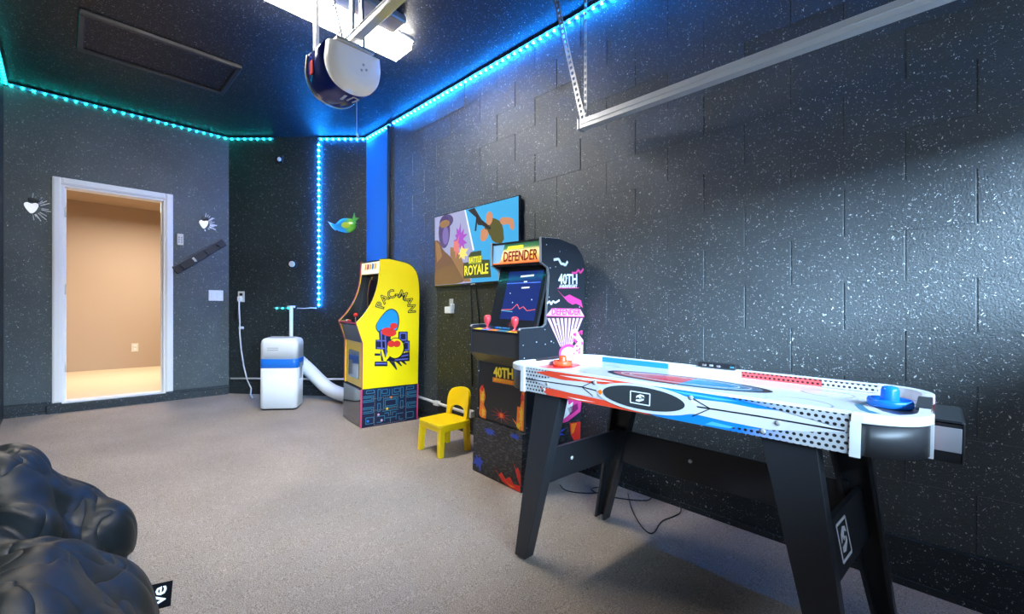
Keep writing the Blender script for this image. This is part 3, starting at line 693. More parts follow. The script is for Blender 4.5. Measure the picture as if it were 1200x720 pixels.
# ================================================================== BLACK ARCADE CABINET
dc = thing('arcade_cabinet', 'black arcade cabinet with lit screen and pink rays print behind the air hockey table', 'arcade', (-1.763, 1.888, fz(-1.763)), -3, TH, 'arcade cabinets')
CW2 = 0.472
outl = [(0.022, 0.357), (0.022, 0.735), (-0.047, 0.800), (-0.049, 0.966), (-0.035, 0.978), (0.150, 0.985), (0.175, 1.002), (0.192, 1.303), (0.180, 1.348), (0.119, 1.376), (0.113, 1.526), (0.271, 1.535), (0.44, 1.51), (0.51, 1.45), (0.545, 1.37), (0.548, 0.357)]
for x in (-0.016, -CW2):
    bb = MB(); bb.prism(outl, 'yz', x, x + 0.016); bb.build('side_panel', M['cab_side'], dc)
tmold(outl[3:12], -0.0165, 0.0005, M['grey_plastic'], dc, 0.002); tmold(outl[:4], -0.0165, 0.0005, M['cab_black'], dc, 0.002)
tmold(outl[3:12], -CW2 - 0.0005, -CW2 + 0.0165, M['grey_plastic'], dc, 0.002)
x0, x1 = -CW2 + 0.016, -0.016
bb = MB(); bb.box(-CW2, 0, 0.02, 0.548, 0.0, 0.355, 0.003); bb.build('riser', M['scratch'], dc)
bb = MB(); bb.box(-CW2 + 0.001, -0.001, -0.002, 0.021, 0.002, 0.352, 0.002); bb.build('riser_front', M['scratch'], dc)
bb = MB(); bb.box(x0, x1, 0.026, 0.04, 0.36, 0.75); bb.build('front_panel', M['cab_black'], dc)
bb = MB(); bb.prism([(0.024, 0.735), (-0.043, 0.80), (-0.043, 0.95), (-0.03, 0.95), (-0.03, 0.805), (0.036, 0.74)], 'yz', x0, x1); bb.build('control_front', mat('control_black', (0.03, 0.03, 0.032), 0.35), dc)
bb = MB(); bb.prism([(-0.043, 0.950), (0.17, 0.982), (0.17, 0.965), (-0.043, 0.935)], 'yz', x0, x1); bb.build('control_deck', M['navy_print'], dc)
for k, (xa, xb, m) in enumerate(((-0.45, -0.37, 'gold_print'), (-0.37, -0.30, 'blue_print'), (-0.30, -0.22, 'orange_print'), (-0.22, -0.13, 'teal_print'), (-0.13, -0.02, 'gold_print'))):
    bb = MB(); bb.prism([(-0.040, 0.9512), (0.0, 0.9572), (0.0, 0.956), (-0.040, 0.950)], 'yz', xa, xb); bb.build('deck_print', M[m], dc)
red_js = mat('joystick_red', (0.85, 0.07, 0.09), 0.3)
for x in (-0.365, -0.105):
    js = MB(); js.lathe([(0.024, 0.0), (0.024, 0.006), (0.006, 0.009), (0.006, 0.02), (0.012, 0.03), (0.021, 0.05), (0.024, 0.07), (0.02, 0.085), (0.008, 0.09)], (x, 0.01, 0.955), 16); js.build('joystick', red_js, dc)
for x, m in ((-0.29, 'blue_print'), (-0.26, 'teal_print'), (-0.22, 'blue_print'), (-0.19, 'teal_print'), (-0.04, 'blue_print')):
    js = MB(); js.lathe([(0.013, 0.0), (0.013, 0.006), (0.009, 0.009)], (x, 0.03, 0.962), 12); js.build('push_button', M[m], dc)
bb = MB(); bb.prism([(0.10, 0.972), (0.20, 1.375), (0.22, 1.375), (0.12, 0.972)], 'yz', x0, x1); bb.build('bezel', M['black_gloss'], dc)
ms_ = mat('game_screen', (0.01, 0.015, 0.06), 0.08, emit=(0.008, 0.02, 0.12), es=0.9)
def scr(a, lay): return 0.10 + (a - 0.972) * 0.1 / 0.403 - 0.0015 - lay * 0.0006
bb = MB(); bb.prism([(scr(1.02, 0), 1.02), (scr(1.335, 0), 1.335), (scr(1.335, 0) + 0.003, 1.335), (scr(1.02, 0) + 0.003, 1.02)], 'yz', -0.36, -0.045); sc_ = bb.build('screen', ms_, dc)
def on_screen(pts, w, m, name='screen_print'):
    bb = MB(); bb.strip(pts, w, 'xz', 0, 0.0006)
    o = bb.build(name, m, dc)
    for v in o.data.vertices: v.co.y += scr(v.co.z, 2)
    return o
on_screen([(-0.36, 1.08), (-0.26, 1.085), (-0.22, 1.12), (-0.19, 1.09), (-0.16, 1.105), (-0.12, 1.08), (-0.05, 1.09)], 0.004, mat('scr_red', (0.6, 0.1, 0.08), 0.4, emit=(0.6, 0.08, 0.06), es=0.5))
on_screen([(-0.36, 1.075), (-0.25, 1.07)], 0.004, mat('scr_teal', (0.1, 0.4, 0.5), 0.4, emit=(0.05, 0.3, 0.4), es=0.5))
on_screen([(-0.36, 1.255), (-0.05, 1.26)], 0.005, mat('scr_blue', (0.1, 0.2, 0.8), 0.4, emit=(0.02, 0.08, 0.5), es=0.6))
wm = mat('scr_white', (0.7, 0.7, 0.7), 0.4, emit=(0.6, 0.7, 0.8), es=0.6)
on_screen([(-0.24, 1.30), (-0.12, 1.305)], 0.012, wm); on_screen([(-0.20, 1.265), (-0.17, 1.266)], 0.008, wm); on_screen([(-0.21, 1.225), (-0.14, 1.228)], 0.009, wm)
for a, c in ((-0.31, 1.19), (-0.10, 1.15), (-0.27, 1.13)): on_screen([(a, c), (a + 0.006, c)], 0.006, wm)
# marquee
def marq():
    m = mat('marquee_sunset', (0.8, 0.5, 0.2), 0.25); T = NT(m); tc = T.n('ShaderNodeTexCoord'); s = T.n('ShaderNodeSeparateXYZ'); T.l(tc.outputs['Object'], s.inputs[0])
    mr = T.n('ShaderNodeMapRange'); mr.inputs[1].default_value = 1.385; mr.inputs[2].default_value = 1.52; T.l(s.outputs[2], mr.inputs[0])
    r = ramp(T, mr.outputs[0], [(0.0, (0.75, 0.16, 0.05)), (0.25, (1.0, 0.55, 0.15)), (0.55, (1.0, 0.80, 0.35)), (0.72, (0.08, 0.22, 0.08)), (1.0, (0.03, 0.14, 0.10))])
    T.l(r.outputs[0], T.b.inputs['Base Color']); T.l(r.outputs[0], T.b.inputs['Emission Color']); T.b.inputs['Emission Strength'].default_value = 0.55
    return m
bb = MB(); bb.prism([(0.122, 1.382), (0.130, 1.515), (0.15, 1.515), (0.142, 1.382)], 'yz', x0, x1); bb.build('marquee', marq(), dc)
text_part('lettering', 'DEFENDER', 0.092, MY(-0.195, 0.1215, 1.425, 0, -3), mat('marquee_red', (0.30, 0.03, 0.01), 0.3), dc, sx=0.70, offset=0.0015, extrude=0.001)
bb = MB(); bb.prism([(-0.32, 1.475), (-0.17, 1.475), (-0.17, 1.495), (-0.31, 1.495)], 'xz', 0.125, 0.1275); bb.build('marquee_print', mat('marquee_yellow', (0.9, 0.8, 0.05), 0.3, emit=(0.9, 0.8, 0.05), es=0.5), dc)
bb = MB(); bb.prism([(x0, 1.39), (x0 + 0.07, 1.39), (x0 + 0.11, 1.51), (x0, 1.51)], 'xz', 0.1225, 0.1275); bb.build('marquee_print', mat('marquee_sky', (0.2, 0.4, 0.6), 0.3, emit=(0.2, 0.45, 0.7), es=0.4), dc)
bb = MB(); bb.box(x0, x1, 0.13, 0.20, 1.368, 1.381); bb.build('marquee_shelf', M['cab_black'], dc)
bb = MB()
tp = outl[10:15]
for (a, c), (d, e) in zip(tp, tp[1:]): bb.prism([(a + 0.006, c - 0.004), (d, e - 0.004), (d, e - 0.016), (a + 0.006, c - 0.016)], 'yz', x0, x1)
bb.box(x0, x1, 0.53, 0.545, 0.36, 1.37); bb.build('back_panel', M['cab_black'], dc)
# side artwork
def dstrip(pts, w, m, lay=1, name='side_print', parent=None):
    bb = MB(); bb.strip(pts, w, 'yz', 0, 0.0006 * (lay + 1)); return bb.build(name, m, parent or dc)
dstrip([(0.227, 1.4), (0.273, 1.409), (0.298, 1.38), (0.322, 1.382), (0.338, 1.373), (0.361, 1.401)], 0.016, M['white_print'])
dstrip([(0.406, 1.33), (0.448, 1.333), (0.472, 1.356), (0.491, 1.335), (0.524, 1.365)], 0.014, M['pink'])
dstrip([(0.177, 1.128), (0.199, 1.143), (0.215, 1.123), (0.23, 1.144), (0.253, 1.134), (0.292, 1.151)], 0.012, M['white_print'])
text_part('lettering', '40TH', 0.088, MX(0, 0.372, 1.285, 3), M['white_print'], dc, sx=0.92, offset=0.003)
text_part('lettering', 'ANNIVERSARY', 0.032, MX(0.0004, 0.374, 1.240, 3), M['white_print'], dc, sx=0.85, offset=0.001)
dstrip([(0.272, 1.226), (0.480, 1.237)], 0.005, M['pink'])
dec(dc, 'side_print', [[(0.273, 1.212), (0.339, 1.173), (0.387, 1.190), (0.508, 1.155), (0.528, 1.106), (0.500, 1.12), (0.457, 1.133), (0.42, 1.125), (0.373, 1.142), (0.322, 1.178)]], M['pink'], 1)
dec(dc, 'side_print', [[(0.224, 1.1), (0.502, 1.098), (0.548, 1.048), (0.173, 1.055)]], M['palepink'], 1)
dstrip([(0.173, 1.052), (0.546, 1.046)], 0.006, M['pink'], 2)
text_part('lettering', 'DEFENDER', 0.058, MX(0.0010, 0.362, 1.077, 0), M['pink'], dc, sx=1.02, offset=0.0018)
rays = []
for k in range(9):
    a0 = 0.182 + k * 0.0405; a1 = a0 + 0.027; b0 = 0.312 + k * 0.0130; b1 = b0 + 0.008
    rays.append([(a0, 1.038), (a1, 1.038), (b1, 0.855), (b0, 0.857)])
dec(dc, 'side_print', rays, M['palepink'], 1)
dec(dc, 'side_print', [ell(0.39, 0.815, 0.09, 0.055)], M['pink'], 2)
dec(dc, 'side_print', [ell(0.39, 0.812, 0.072, 0.040)], M['palepink'], 3)
dec(dc, 'side_print', [[(0.414, 0.96), (0.464, 0.969), (0.501, 0.924), (0.540, 0.89), (0.542, 0.799), (0.530, 0.778), (0.438, 0.796), (0.444, 0.85), (0.485, 0.881), (0.415, 0.927)]], M['palepink'], 4)
rnd = random.Random(3); pk = []
for k in range(18):
    cy, cz = rnd.uniform(0.44, 0.53), rnd.uniform(0.80, 0.95); pk.append(ell(cy, cz, rnd.uniform(0.006, 0.014), rnd.uniform(0.004, 0.010), 7, rnd.uniform(0, 180)))
dec(dc, 'side_print', pk, M['pink'], 5)
dec(dc, 'side_print', [[(0.313, 0.531), (0.355, 0.533), (0.544, 0.485), (0.535, 0.409), (0.404, 0.362), (0.301, 0.360), (0.269, 0.368)]], M['pink'], 1)
dec(dc, 'side_print', [[(0.325, 0.52), (0.355, 0.512), (0.375, 0.47), (0.398, 0.513), (0.41, 0.47), (0.453, 0.485), (0.445, 0.423), (0.40, 0.40), (0.351, 0.382), (0.299, 0.372), (0.338, 0.439)]], M['white_print'], 2)
dec(dc, 'side_print', [[(0.40, 0.45), (0.50, 0.47), (0.51, 0.43), (0.43, 0.40)]], mat('plum', (0.25, 0.02, 0.12), 0.4), 2)
dec(dc, 'side_print', [[(0.426, 0.348), (0.540, 0.340), (0.542, 0.213), (0.488, 0.209), (0.441, 0.268)]], M['red_print'], 1)
dec(dc, 'side_print', [[(0.44, 0.34), (0.50, 0.338), (0.47, 0.28), (0.445, 0.27)]], M['orange_print'], 2)
def splash(cx, cz, rx, rz_, seed, n=16, pl='yz'):
    rn = random.Random(seed); out = []
    for k in range(n):
        a = 2 * math.pi * k / n; f = rn.uniform(0.45, 1.15) if k % 2 else rn.uniform(0.35, 0.6)
        out.append((cx + rx * f * math.cos(a), cz + rz_ * f * math.sin(a)))
    return out
dec(dc, 'side_print', [splash(0.30, 0.30, 0.09, 0.05, 1)], M['royal_print'], 1)
dec(dc, 'side_print', [splash(0.47, 0.035, 0.085, 0.05, 4), splash(0.20, 0.04, 0.06, 0.04, 8)], M['red_print'], 1)
def fdec(name, polys, m, lay, y=0.0262, z=None):
    for p in polys:
        bb = MB(); bb.prism(p, 'xz', y - 0.0006 * (lay + 1), y); bb.build(name, m, dc)
text_part('lettering', '40TH', 0.088, MY(-0.215, 0.0257, 0.682, 3), M['gold_print'], dc, sx=0.92, offset=0.003)
fdec('front_print', [[(-0.318, 0.645), (-0.112, 0.650), (-0.112, 0.622), (-0.318, 0.615)]], M['orange_print'], 0)
text_part('lettering', 'ANNIVERSARY', 0.030, MY(-0.215, 0.0251, 0.633, 1), M['gold_print'], dc, sx=0.88)
fdec('front_print', [[(-0.450, 0.544), (-0.43, 0.575), (-0.40, 0.559), (-0.385, 0.503), (-0.402, 0.453), (-0.373, 0.412), (-0.379, 0.36), (-0.426, 0.362), (-0.450, 0.38), (-0.44, 0.45)], [(-0.055, 0.50), (-0.04, 0.60), (-0.018, 0.595), (-0.018, 0.362), (-0.06, 0.362), (-0.125, 0.420), (-0.085, 0.40), (-0.08, 0.50)]], M['orange_print'], 0)
fdec('front_print', [splash(-0.415, 0.50, 0.025, 0.06, 5), splash(-0.405, 0.40, 0.022, 0.045, 6), splash(-0.045, 0.45, 0.025, 0.10, 7), splash(-0.065, 0.385, 0.03, 0.03, 8)], M['gold_print'], 1)
fdec('front_print', [splash(-0.42, 0.555, 0.03, 0.03, 9), splash(-0.04, 0.56, 0.02, 0.04, 10)], M['red_print'], 2)
sp = []
for k in range(10):
    a = 2 * math.pi * k / 10 + 0.2; a2 = a + 0.28; sp.append([(-0.225 + 0.02 * math.cos(a), 0.415 + 0.012 * math.sin(a)), (-0.225 + 0.11 * math.cos(a + 0.14), 0.415 + 0.052 * math.sin(a + 0.14)), (-0.225 + 0.02 * math.cos(a2), 0.415 + 0.012 * math.sin(a2))])
fdec('front_print', sp + [ell(-0.225, 0.415, 0.03, 0.018)], M['red_print'], 0)
fdec('front_print', [ell(-0.225, 0.415, 0.014, 0.014)], M['orange_print'], 1)
fr = -0.002
fdec('riser_print', [splash(-0.41, 0.07, 0.07, 0.06, 11), splash(-0.30, 0.30, 0.065, 0.035, 12), splash(-0.07, 0.325, 0.06, 0.024, 13)], M['royal_print'], 0, fr)
fl_ = [[(-0.075, 0.17), (-0.05, 0.13), (-0.033, 0.149), (-0.008, 0.11), (-0.004, 0.04), (-0.03, 0.07)], [(-0.24, 0.08), (-0.20, 0.05), (-0.18, 0.075), (-0.14, 0.045), (-0.10, 0.07), (-0.066, 0.035), (-0.01, 0.045), (-0.006, 0.006), (-0.09, 0.006), (-0.17, 0.02)]]
fdec('riser_print', fl_, M['red_print'], 0, fr)
fdec('riser_print', [[(-0.16, 0.04), (-0.11, 0.025), (-0.05, 0.02), (-0.09, 0.012)]], M['orange_print'], 1, fr)

# ================================================================== TELEVISION
tv = thing('television', 'wall-mounted flat television showing a battle royale game title', 'television', (-2.815, YR, 1.495))
tw, th_ = 0.545, 0.33; ty = -0.04
def tvm(name, c, e=0.85): return mat('tv_' + name, tuple(x * 0.2 for x in c), 0.2, emit=c, es=e)
bb = MB(); bb.box(-tw, tw, ty, -0.018, -th_, th_, 0.004); bb.build('frame', M['black_gloss'], tv)
bb = MB(); bb.box(-0.2, 0.2, -0.02, 0.0, -0.15, 0.15, 0.004); bb.build('wall_bracket', M['black_plastic'], tv)
def tdec(name, polys, m, lay, w=None):
    for p in polys:
        bb = MB(); bb.prism(p, 'xz', ty - 0.001 - 0.0005 * lay, ty + 0.001); bb.build(name, m, tv)
o_ = lambda pts: [(x + 2.815, z - 1.495) for x, z in pts]
a_, c_ = tw - 0.01, th_ - 0.01
tdec('screen', [[(-a_, -c_ + 0.008), (a_, -c_ + 0.008), (a_, c_), (-a_, c_)]], tvm('sky', (0.055, 0.33, 0.62)), 0)
tdec('screen_art', [[(-a_, -c_ + 0.008), (-0.015, -c_ + 0.008), (0.005, -0.04), (-0.105, c_), (-a_, c_)]], tvm('lilac', (0.30, 0.32, 0.50)), 1)
tdec('screen_art', [[(-0.105, c_), (-0.09, c_), (0.025, -0.04), (0.005, -0.04)]], tvm('white', (0.65, 0.72, 0.85)), 2)
tdec('screen_art', [smooth_poly(o_([(-3.349, 1.60), (-3.29, 1.60), (-3.225, 1.50), (-3.126, 1.44), (-2.986, 1.32), (-2.852, 1.185), (-3.349, 1.185)]), False, 2)], tvm('brown', (0.16, 0.09, 0.055)), 2)
tdec('screen_art', [ell(-0.39, 0.17, 0.085, 0.15, 20), ell(-0.36, 0.26, 0.10, 0.06)], tvm('violet', (0.085, 0.065, 0.16)), 3)
tdec('screen_art', [ell(-0.385, 0.24, 0.075, 0.035), [(-0.52, 0.10), (-0.46, 0.06), (-0.42, -0.05), (-0.50, -0.10)], [(-0.30, 0.02), (-0.20, 0.0), (-0.02, -0.30), (-0.10, -0.30), (-0.30, -0.06)]], tvm('bronze', (0.26, 0.15, 0.07)), 4)
tdec('screen_art', [ell(-0.37, 0.13, 0.045, 0.08)], tvm('mauve', (0.17, 0.13, 0.34)), 5)
tdec('screen_art', [splash(-0.17, 0.07, 0.12, 0.15, 21, 22)], tvm('magenta', (0.32, 0.08, 0.45)), 6)
tdec('screen_art', [splash(-0.21, 0.02, 0.07, 0.10, 22, 18)], tvm('rose', (0.60, 0.18, 0.16)), 7)
tdec('screen_art', [splash(-0.13, -0.05, 0.075, 0.09, 23, 18)], tvm('glow', (0.75, 0.62, 0.15)), 8)
tdec('screen_art', [smooth_poly(o_([(-2.683, 1.631), (-2.583, 1.698), (-2.506, 1.672), (-2.449, 1.625), (-2.431, 1.467), (-2.563, 1.495), (-2.603, 1.567)]), True, 1)], tvm('moss', (0.09, 0.085, 0.03)), 2)
tdec('screen_art', [smooth_poly(o_([(-2.487, 1.685), (-2.34, 1.662), (-2.321, 1.60), (-2.331, 1.56), (-2.367, 1.578), (-2.376, 1.620), (-2.468, 1.618)]), True, 1), ell(0.21, 0.20, 0.04, 0.055), smooth_poly(o_([(-2.703, 1.634), (-2.603, 1.593), (-2.642, 1.518), (-2.720, 1.522)]), True, 1)], tvm('tan', (0.48, 0.22, 0.12)), 3)
tdec('screen_art', [o_([(-2.874, 1.806), (-2.787, 1.812), (-2.70, 1.70), (-2.583, 1.617), (-2.60, 1.60), (-2.69, 1.65), (-2.745, 1.661), (-2.766, 1.726)]), [(0.03, 0.12), (0.05, 0.12), (0.07, 0.24), (0.055, 0.26)]], tvm('dark', (0.035, 0.03, 0.03)), 4)
pl_ = o_([(-2.929, 1.359), (-2.863, 1.36), (-2.863, 1.41), (-2.83, 1.442), (-2.703, 1.443), (-2.703, 1.368), (-2.603, 1.359), (-2.583, 1.217), (-2.929, 1.223)])
tdec('screen_art', [pl_], tvm('olive', (0.055, 0.07, 0.03)), 9)
ye = tvm('yellow', (0.80, 0.72, 0.05)); yb = tvm('greenish', (0.25, 0.30, 0.04))
tdec('screen_art', [[(-0.045, -0.153), (0.12, -0.16), (0.122, -0.092), (-0.04, -0.09)]], yb, 10)
text_part('lettering', 'BATTLE', 0.065, MY(0.038, ty - 0.007, -0.124, 0), ye, tv, sx=0.72, offset=0.001)
text_part('lettering', 'ROYALE', 0.115, MY(0.050, ty - 0.007, -0.210, 0), ye, tv, sx=0.72, offset=0.003)
bb = MB(); bb.box(-0.03, 0.03, ty - 0.002, ty + 0.002, -th_ + 0.001, -th_ + 0.011, 0.001); bb.build('logo_bar', M['grey_plastic'], tv)
# cables below the television
for k, (xa, xb) in enumerate(((-2.86, -2.86), (-2.79, -2.77))):
    b = MB(); b.tube([(xa, YR - 0.02, 1.24), (xa - 0.005, YR - 0.018, 1.10), (xb + 0.008, YR - 0.016, 0.9), (xb, YR - 0.016, 0.6 - 0.1 * k), (xb + 0.01, YR - 0.016, 0.3)], 0.006, 6)
    tag(b.build('television_cable', M['black_plastic']), ('left' if k == 0 else 'right') + ' one of two black cables hanging below the television', 'cable', 'television cables')
# outlet with white box
t = thing('wall_outlet', 'grey outlet with white plug adapter below the television', 'outlet', (-3.145, YR, 0.98))
bb = MB(); bb.box(-0.026, 0.03, -0.014, 0, -0.02, 0.075, 0.003); bb.build('plate', M['grey_plastic'], t)
bb = MB(); bb.box(-0.05, 0.04, -0.05, -0.002, -0.055, 0.005, 0.005); bb.build('adapter', M['white_plastic'], t)
bb = MB(); bb.box(0.028, 0.045, -0.04, -0.002, -0.02, 0.03, 0.003); bb.build('side_plug', M['white_plastic'], t)

# ================================================================== YELLOW CHILD'S CHAIR
ch = thing('kids_chair', 'small yellow plastic child\'s chair between the two arcade cabinets', 'chair', (-2.685, 2.015, fz(-2.685)), 0, TH)
Y = M['yellow_chair']
sw, sd = 0.135, 0.135; sh = 0.215
bb = MB(); bb.prism(rr(2 * sw + 0.02, 2 * sd + 0.02, 0.03, -sw - 0.01, -sd - 0.01), 'xy', sh - 0.004, sh + 0.022, bev=0.006); bb.build('seat', Y, ch)
bb = MB()
for a in ((-sw, sw, -sd, -sd + 0.016), (-sw, sw, sd - 0.016, sd), (-sw, -sw + 0.016, -sd, sd), (sw - 0.016, sw, -sd, sd)): bb.box(*a, sh - 0.036, sh - 0.004, 0.002)
bb.build('apron', Y, ch)
for sx in (-1, 1):
    for sy in (-1, 1):
        bb = MB()
        r0 = [(-0.017, -0.017), (0.017, -0.017), (0.017, 0.017), (-0.017, 0.017)]
        cxt, cyt = sx * (sw - 0.019), sy * (sd - 0.019); cxb, cyb = sx * (sw - 0.010), sy * (sd - 0.010)
        bb.rings([[(cxb + a * 0.95, cyb + c * 0.95, 0.0) for a, c in r0], [(cxb + a, cyb + c, 0.006) for a, c in r0], [(cxt + a * 1.15, cyt + c * 1.15, sh - 0.002) for a, c in r0]], sm=False)
        bb.build('leg', Y, ch)
H1 = 0.245
outer = [(-0.125, 0), (-0.128, 0.13), (-0.118, 0.19), (-0.085, 0.222), (0, 0.232), (0.085, 0.222), (0.118, 0.19), (0.128, 0.13), (0.125, 0)]
outer = [outer[0]] + smooth_poly(outer[1:-1], False, 1) + [outer[-1]]
inner = smooth_poly([(0.088, 0.0), (0.085, 0.06), (0.06, 0.086), (0, 0.095), (-0.06, 0.086), (-0.085, 0.06), (-0.088, 0.0)], False, 1)
bb = MB()
# back frame as quads between outer and inner arcs
def lerp_path(p, n):
    ls = [0]
    for a, c in zip(p, p[1:]): ls.append(ls[-1] + math.dist(a, c))
    out = []
    for k in range(n):
        d = ls[-1] * k / (n - 1); i = max(j for j in range(len(p)) if ls[j] <= d + 1e-9); i = min(i, len(p) - 2)
        f = (d - ls[i]) / (ls[i + 1] - ls[i]); out.append((p[i][0] + (p[i + 1][0] - p[i][0]) * f, p[i][1] + (p[i + 1][1] - p[i][1]) * f))
    return out
no = 25; A = lerp_path(outer, no); B = lerp_path(inner[::-1], no)
def bk(p, y): return (p[0], y + 0.10 * p[1] + 0.035 * (1 - (p[0] / 0.13) ** 2) * (p[1] / 0.23), sh + 0.012 + p[1])
ya, yb_ = sd - 0.028, sd - 0.004
rings = [[bk(A[k], ya), bk(B[k], ya), bk(B[k], yb_), bk(A[k], yb_)] for k in range(no)]
bb.rings(rings, sm=False); bb.build('backrest', Y, ch)

# ================================================================== AIR HOCKEY TABLE
T2 = 0.0218
OT = Vector((-0.732, 1.385, -0.18))
ht = thing('air_hockey_table', 'red white and blue air hockey table on splayed black legs', 'game table', OT, 0, T2)
TL, TWd = 0.70, 0.635
def rr2(L, y0, y1, r, n=7):
    out = []
    for cx, cy, a0 in ((L - r, y1 - r, 0), (-L + r, y1 - r, 90), (-L + r, y0 + r, 180), (L - r, y0 + r, 270)):
        for k in range(n + 1):
            a = R(a0 + 90 * k / n); out.append((cx + r * math.cos(a), cy + r * math.sin(a)))
    return out
RC = 0.137
def perf(name, base, hole, sc, grad=None):
    """printed dot pattern on the white laminate"""
    m = mat(name, base, 0.3); T = NT(m); tc = T.n('ShaderNodeTexCoord'); s = T.n('ShaderNodeSeparateXYZ'); T.l(tc.outputs['Object'], s.inputs[0])
    def math_(op, a, b_=None, c=None):
        n = T.n('ShaderNodeMath', operation=op)
        for i, q in enumerate((a, b_, c)):
            if q is None: continue
            if isinstance(q, (int, float)): n.inputs[i].default_value = q
            else: T.l(q, n.inputs[i])
        return n.outputs[0]
    u = math_('MULTIPLY', s.outputs[0], sc); v_ = math_('MULTIPLY', s.outputs[2], sc * 1.1)
    rowi = math_('FLOOR', v_); off = math_('MULTIPLY', math_('MODULO', rowi, 2), 0.5)
    fu = math_('SUBTRACT', math_('FRACT', math_('ADD', math_('ADD', u, 100), off)), 0.5); fv = math_('SUBTRACT', math_('FRACT', v_), 0.5)
    d2 = math_('ADD', math_('MULTIPLY', fu, fu), math_('MULTIPLY', fv, fv))
    k = math_('LESS_THAN', d2, 0.085)
    mx = T.n('ShaderNodeMixRGB'); T.l(k, mx.inputs[0]); mx.inputs[1].default_value = (*base, 1)
    if grad:
        mr = T.n('ShaderNodeMapRange'); mr.inputs[1].default_value = grad[0]; mr.inputs[2].default_value = grad[1]; T.l(s.outputs[0], mr.inputs[0])
        rr__ = ramp(T, mr.outputs[0], [(0.0, grad[2]), (1.0, base)]); T.l(rr__.outputs[0], mx.inputs[1])
    mx.inputs[2].default_value = (*hole, 1)
    T.l(mx.outputs[0], T.b.inputs['Base Color']); return m
wl = M['white_plastic']
# apron body (below the rail)
side_m = mat('hockey_white_side', (0.62, 0.63, 0.66), 0.25)
zb, ztp = 0.757, 0.861
def aprons():
    th = 0.016
    for y0, y1 in ((0.0, th), (TWd - th, TWd)):
        bb = MB(); bb.box(-TL + RC, TL - RC, y0, y1, zb, ztp - 0.002, 0.001); yield bb
    for x0, x1 in ((-TL, -TL + th), (TL - th, TL)):
        bb = MB(); bb.box(x0, x1, RC, TWd - RC, zb, ztp - 0.002, 0.001); yield bb
for bb in aprons(): bb.build('apron', side_m, ht)
# rounded corner panels, dark graded, with white rims
cg = mat('corner_grey', (0.030, 0.031, 0.034), 0.40)
for cx, cy, a0 in ((TL - RC, TWd - RC, 0), (-TL + RC, TWd - RC, 90), (-TL + RC, RC, 180), (TL - RC, RC, 270)):
    def arc(r, a, c): return [(cx + r * math.cos(R(a0 + q)), cy + r * math.sin(R(a0 + q))) for q in [a + (c - a) * k / 10 for k in range(11)]]
    bb = MB(); bb.prism(arc(RC + 0.002, 6, 84) + arc(RC - 0.014, 6, 84)[::-1], 'xy', zb + 0.002, ztp - 0.020, sm=True); bb.build('corner_panel', cg, ht)
    bb = MB()
    bb.prism(arc(RC + 0.008, -2, 92) + arc(RC - 0.016, -2, 92)[::-1], 'xy', ztp - 0.020, ztp + 0.004, bev=0.003)
    bb.prism(arc(RC + 0.008, -3, 6) + arc(RC - 0.016, -3, 6)[::-1], 'xy', zb - 0.003, ztp - 0.019); bb.prism(arc(RC + 0.008, 84, 93) + arc(RC - 0.016, 84, 93)[::-1], 'xy', zb - 0.003, ztp - 0.019)
    bb.build('corner_rim', wl, ht)
# top rail ring
def ring_mb(outer, inner, z0, z1, bb):
    n = len(outer)
    bb.rings([[(*p, z0) for p in outer], [(*p, z1 - 0.002) for p in outer], [(*(Vector(p) * 0.3 + Vector(q) * 0.7 if False else p), z1) for p, q in zip(outer, inner)], [(*p, z1) for p in inner], [(*p, z0) for p in inner], [(*p, z0) for p in outer]], cap=False, sm=False)
    return bb
bb = MB(); ring_mb(rr2(TL + 0.001, -0.001, TWd + 0.001, RC), rr2(TL - 0.022, 0.021, TWd - 0.021, RC - 0.02), ztp - 0.003, ztp + 0.003, bb); bb.build('top_rail', wl, ht)
zp = 0.832
# inner cushion walls
bb = MB(); ring_mb(rr2(TL - 0.018, 0.017, TWd - 0.017, RC - 0.02), rr2(TL - 0.022, 0.021, TWd - 0.021, RC - 0.02), zp - 0.01, ztp - 0.001, bb); bb.build('inner_wall', wl, ht)
bb = MB(); bb.box(-TL + RC, -0.20, TWd - 0.0235, TWd - 0.0208, zp + 0.002, ztp - 0.002); bb.build('cushion_print', M['blue_print'], ht)
bb = MB(); bb.box(0.12, TL - RC - 0.02, TWd - 0.0235, TWd - 0.0208, zp + 0.002, ztp - 0.002); bb.build('cushion_print', perf('red_dots', (0.80, 0.10, 0.10), (0.05, 0.01, 0.01), 62), ht)
bb = MB(); bb.box(0.40, TL - RC, TWd - 0.0245, TWd - 0.0236, zp + 0.002, ztp - 0.002); bb.build('cushion_print', perf('grey_dots', (0.6, 0.6, 0.62), (0.03, 0.03, 0.03), 62), ht)
bb = MB(); bb.box(-0.20, 0.12, TWd - 0.0235, TWd - 0.0208, zp + 0.002, ztp - 0.002); bb.build('cushion_print', wl, ht)
